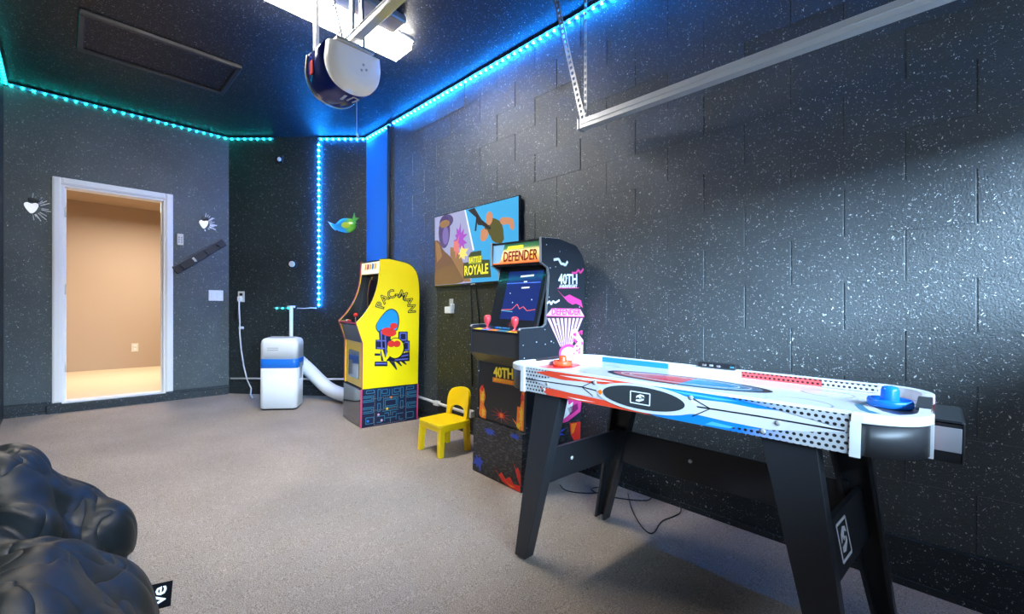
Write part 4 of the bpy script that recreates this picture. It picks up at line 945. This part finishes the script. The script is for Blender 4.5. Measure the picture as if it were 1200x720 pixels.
# playfield and underside
bb = MB(); bb.prism(rr2(TL - 0.02, 0.019, TWd - 0.019, RC - 0.02), 'xy', zp - 0.012, zp); bb.build('playfield', mat('playfield_white', (0.70, 0.73, 0.80), 0.12), ht)
bb = MB(); bb.box(-TL + 0.06, TL - 0.06, 0.05, TWd - 0.05, zb + 0.004, zb + 0.05, 0.002); bb.build('blower_box', M['cab_black'], ht)
def hdec(polys, m, lay, name='playfield_print'):
    bb = MB()
    for p in polys: bb.prism(p, 'xy', zp - 0.001, zp + 0.0005 * (lay + 1))
    return bb.build(name, m, ht)
def ringpoly(cx, cy, rx, ry, w, m, lay, n=40, a0=0, a1=360):
    bb = MB(); pts = [(cx + rx * math.cos(R(a0 + (a1 - a0) * k / n)), cy + ry * math.sin(R(a0 + (a1 - a0) * k / n))) for k in range(n + 1)]
    bb.strip(pts, w, 'xy', zp - 0.001, zp + 0.0005 * (lay + 1)); return bb.build('playfield_print', m, ht)
yc_ = TWd / 2
hdec([ell(-0.03, yc_ + 0.03, 0.33, 0.115, 40)], M['black_print'], 0)
def gradx(name, stops, a, c, dots=False):
    m = mat(name, (1, 1, 1), 0.2); T = NT(m); tc = T.n('ShaderNodeTexCoord'); s = T.n('ShaderNodeSeparateXYZ'); T.l(tc.outputs['Object'], s.inputs[0])
    mr = T.n('ShaderNodeMapRange'); mr.inputs[1].default_value = a; mr.inputs[2].default_value = c; T.l(s.outputs[0], mr.inputs[0])
    r = ramp(T, mr.outputs[0], stops); T.l(r.outputs[0], T.b.inputs['Base Color']); return m
hdec([ell(-0.03, yc_ + 0.03, 0.300, 0.095, 40)], gradx('ellipse_red_blue', [(0.0, (0.45, 0.10, 0.10)), (0.25, (0.55, 0.16, 0.15)), (0.42, (0.65, 0.03, 0.03)), (0.55, (0.60, 0.03, 0.05)), (0.56, (0.02, 0.30, 0.62)), (0.8, (0.02, 0.22, 0.40)), (1.0, (0.02, 0.10, 0.16))], -0.33, 0.27), 1)
for rr_ in (0.26, 0.22): ringpoly(-0.03, yc_ + 0.03, rr_, rr_ * 0.31, 0.005, M['grey_plastic'], 2)
0 and text_part('lettering', 'AIR', 0.09, Matrix.Translation((-0.05, yc_ + 0.03, zp + 0.002)) @ Matrix.Rotation(0, 4, 'Z'), M['red_print'], ht, sx=1.4)
grey_l = mat('grey_line', (0.30, 0.25, 0.27), 0.3)
ringpoly(0.44, 0.47, 0.075, 0.06, 0.004, grey_l, 0); ringpoly(0.40, 0.22, 0.09, 0.075, 0.004, grey_l, 0)
ringpoly(-0.46, 0.47, 0.075, 0.06, 0.004, grey_l, 0); ringpoly(-0.46, 0.20, 0.075, 0.06, 0.004, grey_l, 0)
hdec([[(0.53, yc_ + 0.0), (0.55, yc_ + 0.08), (0.60, yc_ + 0.14), (0.675, yc_ + 0.16), (0.675, yc_ - 0.16), (0.60, yc_ - 0.14), (0.55, yc_ - 0.08)]], M['teal_print'], 0)
hdec([[(0.55, yc_ + 0.0), (0.57, yc_ + 0.07), (0.61, yc_ + 0.115), (0.675, yc_ + 0.13), (0.675, yc_ - 0.13), (0.61, yc_ - 0.115), (0.57, yc_ - 0.07)]], wl, 1)
hdec([[(0.575, yc_ + 0.0), (0.60, yc_ + 0.06), (0.675, yc_ + 0.10), (0.675, yc_ - 0.10), (0.60, yc_ - 0.06)]], mat('grey_goal', (0.10, 0.11, 0.13), 0.3), 2)
hdec([[(-0.53, yc_ + 0.0), (-0.55, yc_ + 0.08), (-0.60, yc_ + 0.14), (-0.675, yc_ + 0.16), (-0.675, yc_ - 0.16), (-0.60, yc_ - 0.14), (-0.55, yc_ - 0.08)]], M['red_print'], 0)
ring_b = MB()
ring_b.strip([(0.0, 0.03), (0.0, TWd - 0.03)], 0.004, 'xy', zp, zp + 0.0006); ring_b.build('playfield_print', grey_l, ht)
# side graphics on the near apron (-y face)
def sdec(name, polys, m, lay, y=0.0):
    for p in polys:
        bb = MB(); bb.prism(p, 'xz', y - 0.0005 * (lay + 1), y + 0.0005); bb.build(name, m, ht)
def sstrip(pts, w, m, lay):
    bb = MB(); bb.strip(pts, w, 'xz', -0.0005 * (lay + 1), 0.0005); return bb.build('side_print', m, ht)
E0, E1 = -TL + RC, TL - RC
z0_, z1_ = zb + 0.001, ztp - 0.003
sdec('side_print', [[(E0, z0_), (-0.37, z0_), (-0.30, z0_ + 0.01), (-0.42, 0.79), (-0.48, 0.80), (-0.50, 0.815), (-0.44, 0.825), (-0.38, 0.84), (-0.42, z1_), (E0, z1_)]], perf('white_dots', (0.52, 0.53, 0.54), (0.02, 0.02, 0.02), 62), 0)
sdec('side_print', [[(E1, z0_), (0.26, z0_), (0.28, z0_ + 0.012), (0.42, 0.788), (0.553, 0.812), (0.553, 0.818), (0.42, 0.840), (0.25, z1_), (E1, z1_)]], perf('white_dots_right', (0.50, 0.51, 0.52), (0.02, 0.02, 0.02), 62, (0.30, 0.44, (0.01, 0.20, 0.70))), 4)
sdec('side_print', [[(-0.50, 0.845), (-0.42, z1_), (-0.06, z1_), (0.0, 0.854), (-0.09, 0.846), (-0.17, 0.838), (-0.26, 0.832), (-0.34, 0.829), (-0.42, 0.834)], [(-0.47, 0.784), (-0.40, 0.786), (-0.30, 0.783), (-0.164, 0.779), (-0.03, 0.772), (0.04, z0_), (-0.43, z0_)]], M['orange_print'] if False else mat('hockey_red', (0.85, 0.07, 0.03), 0.3), 1)
sdec('side_print', [[(-0.375, 0.846), (-0.20, 0.853), (-0.12, 0.850), (-0.25, 0.841)], [(-0.33, 0.766), (-0.20, 0.766), (-0.28, 0.761)]], M['white_print'], 2)
hb = mat('hockey_blue', (0.01, 0.24, 0.72), 0.3)
sdec('side_print', [[(0.0, 0.851), (0.026, z1_), (0.42, z1_), (0.415, 0.842), (0.349, 0.838), (0.293, 0.832), (0.201, 0.829), (0.148, 0.839)], [(0.0, 0.766), (0.101, 0.773), (0.17, 0.789), (0.234, 0.786), (0.35, 0.784), (0.43, 0.789), (0.42, z0_), (0.02, z0_)]], hb, 1)
sdec('side_print', [[(0.08, 0.853), (0.30, 0.849), (0.24, 0.844), (0.14, 0.846)], [(0.22, 0.775), (0.36, 0.766), (0.20, 0.763)]], mat('hockey_sky', (0.10, 0.50, 0.85), 0.3), 2)
sdec('side_print', [[(-0.52, 0.812), (-0.40, 0.826), (-0.26, 0.835), (-0.17, 0.83), (-0.19, 0.80), (-0.20, 0.785), (-0.30, 0.783), (-0.42, 0.79)], [(0.13, 0.835), (0.257, 0.840), (0.382, 0.835), (0.481, 0.827), (0.545, 0.819), (0.545, 0.813), (0.473, 0.797), (0.372, 0.782), (0.258, 0.784), (0.14, 0.79)]], mat('blade_white', (0.70, 0.70, 0.74), 0.25), 3)
sstrip([(-0.555, 0.810), (-0.26, 0.815), (-0.17, 0.808)], 0.004, M['black_print'], 5); sstrip([(0.14, 0.813), (0.35, 0.816), (0.545, 0.815)], 0.004, M['black_print'], 5)
sstrip([(-0.203, 0.846), (-0.26, 0.815), (-0.211, 0.788)], 0.003, M['black_print'], 5); sstrip([(0.150, 0.842), (0.215, 0.814), (0.160, 0.780)], 0.003, M['black_print'], 5)
sdec('side_print', [ell(-0.01, 0.810, 0.185, 0.0475, 40)], mat('ell_rim', (0.68, 0.70, 0.75), 0.25), 6)
sdec('side_print', [ell(-0.015, 0.811, 0.152, 0.0385, 40)], mat('ell_dark', (0.04, 0.045, 0.05), 0.22), 8)
sdec('side_print', [[(-0.19, 0.808), (-0.175, 0.818), (-0.168, 0.808), (-0.175, 0.797)]], M['orange_print'], 9)
def emblem(fn, cx, cz, s):
    """white square outline with a curled flame mark"""
    o = s * 0.5
    fn([(cx - o, cz - o), (cx + o, cz - o), (cx + o, cz + o), (cx - o, cz + o), (cx - o, cz - o)])
def flame(cx, cz, s, kx=1.0):
    return [[(cx + a * s * kx, cz + c * s) for a, c in P] for P in ([(-0.32, -0.30), (-0.05, -0.34), (0.28, -0.14), (0.30, 0.02), (0.05, -0.10), (-0.28, -0.16)], [(-0.30, -0.05), (-0.26, 0.18), (0.02, 0.36), (0.28, 0.30), (0.34, 0.12), (0.14, 0.20), (0.02, 0.10), (0.20, 0.02), (-0.02, -0.04), (-0.12, 0.10), (-0.20, 0.02)])]
bb = MB(); cx, cz = -0.018, 0.810
bb.strip([(cx - 0.036, cz - 0.02), (cx + 0.036, cz - 0.02), (cx + 0.036, cz + 0.02), (cx - 0.036, cz + 0.02), (cx - 0.036, cz - 0.02)], 0.0035, 'xz', -0.0055, 0)
for p in flame(cx, cz, 0.038, 1.3): bb.prism(p, 'xz', -0.0055, 0)
tag(bb.build('emblem', M['white_print'], ht), 'white square flame emblem on the dark oval')
for x, z in ((-0.432, 0.804), (-0.203, 0.838), (0.155, 0.838), (0.397, 0.806), (0.36, 0.775), (-0.45, 0.778)):
    bb = MB(); bb.lathe([(0.0075, 0.0), (0.0075, -0.0045), (0.003, -0.0055)], (x, 0, z), 12, axis='y'); bb.build('screw', M['grey_plastic'], ht)
# end face print, goal return boxes
for sgn in (-1, 1):
    xx = sgn * TL
    bb = MB()
    bb.box(min(xx, xx + sgn * 0.002), max(xx, xx + sgn * 0.002), RC, TWd - RC, zb + 0.002, ztp - 0.004)
    bb.build('end_print', mat('end_red', (0.7, 0.05, 0.04), 0.3) , ht)
    bb = MB()
    bb.prism([(yc_ - 0.12, zb + 0.01), (yc_ - 0.02, zb + 0.08), (yc_ + 0.10, zb + 0.02), (yc_ + 0.10, zb + 0.05), (yc_ - 0.02, zb + 0.1), (yc_ - 0.12, zb + 0.05)], 'yz', min(xx, xx + sgn * 0.003), max(xx, xx + sgn * 0.003)); bb.build('end_print', M['white_print'], ht)
    gb = MB()
    xa, xb = sorted((xx + sgn * 0.002, xx + sgn * 0.062))
    gb.box(xa, xb, yc_ - 0.13, yc_ - 0.115, zb - 0.015, zb + 0.085, 0.003); gb.box(xa, xb, yc_ + 0.115, yc_ + 0.13, zb - 0.015, zb + 0.085, 0.003)
    gb.box(xa, xb, yc_ - 0.13, yc_ + 0.13, zb - 0.02, zb - 0.008, 0.003); 
    xc, xd = sorted((xx + sgn * 0.054, xx + sgn * 0.064)); gb.box(xc, xd, yc_ - 0.13, yc_ + 0.13, zb - 0.02, zb + 0.085, 0.003)
    gb.box(xa, xb, yc_ - 0.13, yc_ + 0.13, zb + 0.075, zb + 0.087, 0.004)
    gb.build('goal_box', M['black_plastic'], ht)
    gb = MB(); gb.box(xa, xb - 0.004, yc_ - 0.134, yc_ - 0.1305, zb + 0.008, zb + 0.07, 0.001); gb.build('goal_window', mat('smoked_grey', (0.30, 0.32, 0.34), 0.2), ht)
    gb = MB(); gb.box(*sorted((xx - sgn * 0.03, xx + sgn * 0.003)), yc_ - 0.11, yc_ + 0.11, ztp - 0.004, ztp + 0.0045, 0.002); gb.build('goal_mouth', cg, ht)
# score keeper on the far rail
sk = MB(); sk.box(-0.06, 0.10, TWd - 0.035, TWd + 0.02, ztp + 0.001, ztp + 0.022, 0.004); sk.build('score_unit', M['black_plastic'], ht)
for x, m in ((-0.03, 'steel'), (0.0, 'grey_plastic'), (0.03, 'steel'), (0.085, 'teal_print')):
    sk = MB(); sk.box(x - 0.008, x + 0.008, TWd - 0.037, TWd - 0.034, ztp + 0.008, ztp + 0.016, 0.001); sk.build('score_bead', M[m], ht)
# legs: splayed along the length; foot positions level with the slab
def floor_local(lx): return (fz(OT.x + lx) - OT.z) + T2 * lx
def legx(z, side):    # (outer, inner) x extents at height z for right side, mirrored
    f = (0.755 - z) / 0.755
    xo = 0.497 + (0.605 - 0.497) * f; xi = 0.362 + (0.545 - 0.362) * f
    return side * xo, side * xi
for side in (-1, 1):
    for far in (0, 1):
        y0 = 0.012 if not far else TWd - 0.012
        zf = floor_local(side * 0.57) + 0.012
        dx = 0.036 if far else -0.012
        xo1, xi1 = [q + dx for q in legx(0.756, side)]; xo0, xi0 = [q + dx for q in legx(zf, side)]
        d = 1 if not far else -1
        lb = MB()
        P = [(xo1, 0.756), (xi1, 0.756), (xi0, zf), (xo0, zf)]
        lb.prism(P, 'xz', min(y0, y0 + d * 0.014), max(y0, y0 + d * 0.014), bev=0.002)
        # outer flange
        w = 0.055
        q = [(xo1, 0.756), (xo1 - side * 0.012, 0.756), (xo0 - side * 0.012, zf), (xo0, zf)]
        lb.prism(q, 'xz', min(y0 + d * 0.013, y0 + d * w), max(y0 + d * 0.013, y0 + d * w))
        q = [(xi1, 0.756), (xi1 + side * 0.012, 0.756), (xi0 + side * 0.012, zf), (xi0, zf)]
        lb.prism(q, 'xz', min(y0 + d * 0.013, y0 + d * w), max(y0 + d * 0.013, y0 + d * w))
        lg = lb.build('leg', M['leg'], ht)
        xc = (xo0 + xi0) / 2
        fb = MB(); zg = floor_local(xc); fb.lathe([(0.018, zg + 0.001), (0.018, zg + 0.008), (0.007, zg + 0.012), (0.007, zf + 0.01)], (xc, y0 + d * 0.03, 0), 14); fb.build('leveller', M['grey_plastic'], lg)
        for zz in (0.50, 0.36):
            xo_, xi_ = legx(zz, side); fb = MB(); fb.lathe([(0.006, 0), (0.006, 0.003), (0.003, 0.004)] , (xi_ + dx + side * 0.02, y0 + d * 0.014, zz), 8, axis='y') if far else None
            if far: fb.build('bolt', M['steel'], lg)
# end panels between the leg pairs, tilted with the splay
for side in (-1, 1):
    def ex(z): 
        xo, xi = legx(z, side); return (xo + xi) / 2
    zt_, zb_ = (0.505, 0.345) if side < 0 else (0.49, 0.33)
    eb = MB(); th = 0.008
    eb.rings([[(ex(zt_) - th + q, y, zt_), (ex(zt_) + th + q, y, zt_), (ex(zb_) + th + q, y, zb_), (ex(zb_) - th + q, y, zb_)] for y, q in ((0.028, -0.012), (TWd - 0.028, 0.036))], sm=False)
    ep = eb.build('end_panel', M['leg'], ht)
    xm = ex(0.42); 
    if side > 0:
        eb = MB(); sl = math.atan2(ex(zb_) - ex(zt_), zt_ - zb_)
        def place(y, z): return (ex(z) + th + 0.001, y, z)
        cy, cz, o = 0.30, 0.415, 0.052
        mb_ = MB(); mb_.strip([(-o, -o), (o, -o), (o, o), (-o, o), (-o, -o)], 0.008, 'yz', 0, 0.001)
        for p in flame(0, 0, 0.10): mb_.prism(p, 'yz', 0, 0.001)
        em = mb_.build('emblem', M['white_print'], ht)
        for v in em.data.vertices: v.co = Vector((ex(cz + v.co.z) + th + 0.0015 + v.co.x - 0.012 + 0.048 * (cy + v.co.y - 0.028) / 0.579, cy + v.co.y * 0.95, cz + v.co.z))
        tag(em, 'white square flame emblem on the black end panel')
    else:
        eb = MB(); eb.lathe([(0.009, 0), (0.009, 0.004), (0.004, 0.006)], (ex(0.43) + th + 0.004, 0.24, 0.43), 10, axis='x'); eb.build('bolt_cap', M['white_plastic'], ht)
# long stretcher near the far legs
sb = MB(); sb.box(-0.47, 0.49, TWd - 0.052, TWd - 0.036, 0.342, 0.505, 0.002); sb.build('stretcher', M['leg'], ht)
eb = MB(); eb.lathe([(0.009, 0), (0.009, -0.004), (0.004, -0.006)], (-0.075, TWd - 0.052, 0.435), 10, axis='y'); eb.build('bolt_cap', M['white_plastic'], ht)

# mallets on the playfield
MT = Matrix.Translation(OT) @ Matrix.Rotation(T2, 4, 'Y')
def mallet(label, lx, ly, r, m, h=0.062):
    t = thing('air_hockey_pusher', label, 'pusher', group='air hockey pushers'); t.matrix_world = MT @ Matrix.Translation((lx, ly, zp + 0.0025))
    bb = MB(); bb.lathe([(r * 0.94, 0.0), (r, 0.004), (r, 0.018), (r * 0.95, 0.024), (r * 0.88, 0.024), (r * 0.84, 0.012), (r * 0.45, 0.012)], seg=32); bb.build('base', m, t)
    bb = MB(); bb.lathe([(r * 0.46, 0.010), (r * 0.42, 0.02), (r * 0.40, h - 0.012), (r * 0.34, h - 0.003), (r * 0.18, h)], seg=24); bb.build('knob', m, t)
mallet('blue air hockey pusher at the near right end of the table', 0.61, yc_ + 0.03, 0.055, mat('pusher_blue', (0.01, 0.20, 0.75), 0.25))
mallet('orange red air hockey pusher at the far left end of the table', -0.60, yc_ + 0.0, 0.047, mat('pusher_red', (0.85, 0.10, 0.03), 0.25), 0.05)

# thin floor cables
def floor_cable(label, pts, r=0.0035):
    pts = smooth_poly([(x, y, fz(x) + r + 0.001 + dz) for x, y, dz in pts], False, 2)
    b = MB(); b.tube(pts, r, 6); tag(b.build('floor_cable', M['black_plastic']), label, 'cable', 'cables on the carpet')
floor_cable('thin black cable looping out from under the black arcade cabinet', [(-1.68, 2.15, 0), (-1.60, 2.10, 0), (-1.48, 2.18, 0), (-1.42, 2.30, 0), (-1.50, 2.32, 0), (-1.52, 2.22, 0.003), (-1.40, 2.22, 0.0), (-1.25, 2.30, 0), (-1.18, 2.38, 0), (-1.22, 2.41, 0.05)])
floor_cable('thin black cable in a v shape on the carpet below the table', [(-1.33, 2.36, 0), (-1.22, 2.20, 0), (-1.13, 2.10, 0), (-1.04, 2.02, 0), (-1.00, 2.03, 0), (-1.04, 2.18, 0), (-1.02, 2.26, 0), (-1.00, 2.36, 0), (-1.04, 2.408, 0.03)], 0.003)

# ================================================================== GARAGE OPENER
go = thing('garage_opener', 'blue garage door opener with white light lens hanging from the ceiling', 'garage opener', (-2.2, 1.03, 2.05))
sec = lambda s, dz=0: [(0.0 + y * s, dz + z * s) for y, z in smooth_poly([(-0.135, 0.20), (-0.145, 0.10), (-0.11, 0.02), (-0.04, -0.015), (0.04, -0.015), (0.11, 0.02), (0.145, 0.10), (0.135, 0.20)], False, 2)]
blue_m = mat('opener_blue', (0.012, 0.03, 0.24), 0.15, coat=0.6)
bb = MB(); bb.rings([[(x, y, z + 0.02) for y, z in sec(s)] for x, s in ((-0.17, 0.97), (-0.165, 1.0), (0.05, 1.0))]); bb.build('housing', blue_m, go)
bb = MB(); bb.rings([[(x, y, z + 0.02) for y, z in sec(s)] for x, s in ((-0.185, 1.0), (-0.182, 1.045), (-0.168, 1.045), (-0.165, 1.0))]); tag(bb.build('rim', M['steel'], go), 'chrome rim around the far end')
bb = MB(); bb.rings([[(x, y * k, 0.10 + (z - 0.09) * k) for y, z in sec(1)] for x, k in ((0.048, 1.0), (0.085, 0.98), (0.115, 0.88), (0.13, 0.70), (0.135, 0.4))]); bb.build('light_lens', mat('frosted_lens', (0.85, 0.85, 0.82), 0.3, emit=(1.0, 0.97, 0.9), es=OPENER_STRENGTH), go)
for y, z in ((0.02, 0.10), (0.035, 0.08), (0.01, 0.07)):
    bb = MB(); bb.lathe([(0.006, 0.134), (0.006, 0.138)], (0, y, z + 0.02), 8, axis='x'); bb.build('indicator', M['steel'], go)
bb = MB(); bb.box(-0.20, 0.10, -0.10, 0.10, 0.218, 0.235, 0.004); bb.build('top_plate', M['steel'], go)
bb = MB(); bb.prism([(-0.06, -0.014), (0.0, -0.014), (0.0, 0.0), (-0.06, 0.0)], 'xy', 0.0035, 0.006); bb.strip([(-0.05, 0.02), (0.01, 0.03), (0.0, 0.06), (-0.05, 0.05)], 0.008, 'xy', 0.0035, 0.006); tag(bb.build('logo', M['white_print'], go), 'small white logo marks')
bb = MB(); bb.box(-0.12, -0.08, -0.146, -0.140, 0.10, 0.17, 0.002); tag(bb.build('sticker', M['red_print'], go), 'small red sticker')
# rail to the door
bb = MB(); bb.box(0.02, 3.0, -0.022, 0.022, 0.25, 0.262, 0.002); bb.box(0.02, 3.0, -0.006, 0.006, 0.262, 0.30, 0.001); bb.build('rail', M['steel'], go)
bb = MB(); bb.tube([(0.05, -0.03, 0.27), (1.5, -0.032, 0.27), (3.0, -0.03, 0.27)], 0.005, 6); bb.build('chain', M['grey_plastic'], go)
# perforated hanging straps
def strap(name, p0, p1, w, parent, axis='x'):
    p0, p1 = Vector(p0), Vector(p1); d = (p1 - p0); L = d.length; d.normalize()
    side = Vector((1, 0, 0)) if axis == 'x' else Vector((0, 1, 0)); n = d.cross(side).normalized(); side = n.cross(d).normalized()
    mt = Matrix.Translation(p0) @ Matrix((( side.x, n.x, d.x, 0), (side.y, n.y, d.y, 0), (side.z, n.z, d.z, 0), (0, 0, 0, 1)))
    bb = MB(); k = 0; stp = 0.038
    bb.box(-w / 2, -w / 4, -0.0015, 0.0015, 0, L, mtx=mt); bb.box(w / 4, w / 2, -0.0015, 0.0015, 0, L, mtx=mt)
    while k * stp + stp < L:
        bb.box(-w / 4, w / 4, -0.0015, 0.0015, k * stp, k * stp + stp * 0.45, mtx=mt); k += 1
    bb.box(-w / 2, -w / 2 + 0.003, 0, w * 0.9, 0, L, mtx=mt)
    return bb.build(name, M['steel'], parent)
strap('hanger_strap', (-0.17, -0.10, 0.21), (-0.17, -0.10, ZC - 2.05), 0.032, go)
strap('hanger_strap', (-0.17, 0.10, 0.21), (-0.17, 0.10, ZC - 2.05), 0.032, go)
strap('hanger_strap', (-0.02, 0.09, 0.23), (-0.06, 0.09, ZC - 2.05), 0.032, go)
strap('hanger_strap', (0.0, -0.02, 0.23), (-0.16, -0.10, ZC - 2.05), 0.026, go)
bb = MB(); bb.box(-0.19, -0.15, -0.13, 0.13, 0.205, 0.24, 0.002); bb.build('bracket', M['steel'], go)
b = MB(); b.tube([(-2.28, 1.12, 2.09), (-2.29, 1.125, 2.0), (-2.30, 1.13, 1.93), (-2.29, 1.13, 1.91)], 0.003, 6); b.lathe([(0.004, 1.885), (0.008, 1.895), (0.004, 1.912)], (-2.29, 1.13, 0), 8)
tag(b.build('pull_cord', M['white_plastic']), 'thin pull cord hanging below the garage opener', 'cord')

# garage door track and hangers
gt_ = thing('garage_door_track', 'long white garage door track hanging along the block wall', 'track', (0, 0, 0))
tb = MB()
prof = [(2.185, 2.045), (2.185, 2.10), (2.192, 2.10), (2.192, 2.060), (2.21, 2.055), (2.228, 2.060), (2.228, 2.09), (2.234, 2.095), (2.234, 2.045)]
tb.prism(prof, 'yz', -1.563, 0.80); tb.box(-1.563, 0.80, 2.18, 2.186, 2.068, 2.073); tb.build('rail', M['track'], gt_)
tb = MB(); tb.box(-1.572, -1.560, 2.178, 2.24, 2.04, 2.105, 0.002); tb.build('end_cap', M['track'], gt_)
strap('hanger_angle', (-1.54, 2.20, 2.09), (-1.76, 2.20, ZC), 0.034, gt_)
o = strap('hanger_strap', (-1.535, 2.215, 2.09), (-1.535, 2.215, ZC), 0.020, gt_)
strap('hanger_strap', (0.2, 2.215, 2.09), (0.2, 2.215, ZC), 0.03, gt_)
gt2 = thing('garage_door_track', 'garage door track hanging along the side wall opposite the block wall', 'track')
tb = MB(); tb.prism([(2.08 - y, z) for y, z in prof], 'yz', -1.563, 0.80); tb.build('rail', M['track'], gt2)
strap('hanger_strap', (-1.535, -0.135, 2.09), (-1.535, -0.135, ZC), 0.03, gt2)

# ================================================================== BEAN BAG
lobes = [((-2.58, -0.02, 0.05), (0.26, 0.17, 0.20)), ((-2.52, -0.17, 0.10), (0.36, 0.20, 0.33)), ((-2.46, 0.02, -0.01), (0.32, 0.21, 0.19)), ((-2.22, -0.16, 0.06), (0.32, 0.19, 0.26)), ((-1.78, -0.12, 0.03), (0.40, 0.23, 0.28)), ((-1.80, 0.03, -0.04), (0.34, 0.19, 0.20)), ((-2.1, 0.0, -0.06), (0.40, 0.17, 0.15)), ((-1.5, -0.10, 0.0), (0.40, 0.25, 0.30))]
bm = bmesh.new()
for c, r in lobes:
    bmesh.ops.create_icosphere(bm, subdivisions=4, radius=1, matrix=Matrix.Translation(c) @ Matrix.Diagonal((*r, 1)))
me = bpy.data.meshes.new('bag'); bm.to_mesh(me); bm.free()
o = bpy.data.objects.new('bag_tmp', me); COL.objects.link(o)
rm = o.modifiers.new('r', 'REMESH'); rm.mode = 'VOXEL'; rm.voxel_size = 0.014
sm_ = o.modifiers.new('s', 'SMOOTH'); sm_.iterations = 28; sm_.factor = 0.6
bpy.context.view_layer.update()
me = bpy.data.meshes.new_from_object(o.evaluated_get(bpy.context.evaluated_depsgraph_get())); bpy.data.objects.remove(o)
def ridge(p, sc, seed):
    q = Vector((p.x * sc[0] + seed, p.y * sc[1], p.z * sc[2])); w = noise.noise_vector(q * 0.7) * 0.8
    return 1 - abs(noise.noise(q + w)) * 2.4
nrm = [v.normal.copy() for v in me.vertices]
for v, n in zip(me.vertices, nrm):
    p = v.co
    q1 = Vector((p.x * 2.6 + 3, p.y * 4.2, p.z * 3.4)); w1 = noise.noise_vector(q1 * 0.6)
    d = 0.028 * noise.noise(q1 + w1 * 0.9) + 0.005 * noise.noise(Vector((p.x * 9 + p.z * 6, p.y * 4 + 7, p.z * 5)) + w1)
    ph = (p.x * 1.0 + p.z * 1.25 + p.y * 0.5 + 0.22 * noise.noise(Vector((p.x * 2.2, p.y * 2.2 + 5, p.z * 2.2)))) / 0.085
    ph2 = (p.z * 1.3 - p.x * 0.45 + 0.9 * p.y + 0.20 * noise.noise(Vector((p.x * 2.0 + 8, p.y * 2.0, p.z * 2.0)))) / 0.12
    d += 0.026 * (abs(math.sin(ph)) ** 0.5) * (0.5 + 0.5 * noise.noise(q1)) + 0.024 * (abs(math.sin(ph2)) ** 0.5) - 0.034
    # valley between the two big lobes and seams
    d -= 0.035 * math.exp(-((p.x + 2.03 + 0.25 * (p.z - 0.1) - 0.3 * p.y) / 0.035) ** 2) * (1 if n.z > -0.2 else 0)
    d -= 0.012 * math.exp(-((p.z - 0.10 - 0.25 * math.sin(p.x * 3)) / 0.012) ** 2)
    v.co = p + n * d
    f = fz(v.co.x) + 0.002
    if v.co.z < f: v.co.z = f
    if v.co.y < YS + 0.01: v.co.y = YS + 0.01
for p in me.polygons: p.use_smooth = True
def nylon():
    m = mat('black_nylon', (0.006, 0.009, 0.010), 0.45, spec=0.22); T = NT(m); tc = T.n('ShaderNodeTexCoord')
    mp = T.n('ShaderNodeMapping'); mp.inputs['Scale'].default_value = (1, 1.8, 1.2); mp.inputs['Rotation'].default_value = (0.3, 0.2, 0.5); T.l(tc.outputs['Object'], mp.inputs[0])
    n = val_noise(T, mp.outputs[0], 3.6, 1.5, 0.45); n.inputs['Distortion'].default_value = 0.8; n2 = val_noise(T, mp.outputs[0], 260, 1)
    bp = T.n('ShaderNodeBump'); ab = T.n('ShaderNodeMath', operation='SUBTRACT'); T.l(n.outputs['Fac'], ab.inputs[0]); ab.inputs[1].default_value = 0.5; ab2 = T.n('ShaderNodeMath', operation='ABSOLUTE'); T.l(ab.outputs[0], ab2.inputs[0]); ab3 = T.n('ShaderNodeMath', operation='POWER'); T.l(ab2.outputs[0], ab3.inputs[0]); ab3.inputs[1].default_value = 0.45
    bp.inputs['Strength'].default_value = 0.45; bp.inputs['Distance'].default_value = 0.03; T.l(ab3.outputs[0], bp.inputs['Height'])
    bp2 = T.n('ShaderNodeBump'); bp2.inputs['Strength'].default_value = 0.15; bp2.inputs['Distance'].default_value = 0.002; T.l(n2.outputs['Fac'], bp2.inputs['Height']); T.l(bp.outputs[0], bp2.inputs['Normal'])
    T.l(bp2.outputs[0], T.b.inputs['Normal']); return m
me.materials.clear(); me.materials.append(nylon())
bag = thing('bean_bag', 'large crumpled black nylon bean bag on the carpet at lower left', 'bean bag', (-2.0, -0.1, fz(-2.0)))
o = bpy.data.objects.new('cover', me); COL.objects.link(o); o.parent = bag; o.matrix_parent_inverse = bag.matrix_world.inverted()
# woven label with white letters
nn = Vector((0.89, -0.09, 0.45)).normalized(); ux = Vector((0.06, 0.08, 1.0)); ux = (ux - nn * ux.dot(nn)).normalized(); uy = nn.cross(ux)
LM = Matrix.Translation((-1.955, 0.232, -0.075)) @ Matrix(((ux.x, uy.x, nn.x, 0), (ux.y, uy.y, nn.y, 0), (ux.z, uy.z, nn.z, 0), (0, 0, 0, 1)))
bb = MB(); bb.box(-0.035, 0.045, -0.036, 0.045, -0.0015, 0.0015, 0.0005)
t_ = bb.build('woven_label', mat('label_cloth', (0.008, 0.008, 0.01), 0.95, spec=0.05), bag); t_.matrix_parent_inverse = bag.matrix_world.inverted(); t_.matrix_basis = LM
w_ = text_part('lettering', 've', 0.062, Matrix.Translation((0.006, 0.0, 0.0025)), M['white_print'], t_, extrude=0.0004, offset=0.001)
print('objects', len(bpy.data.objects))
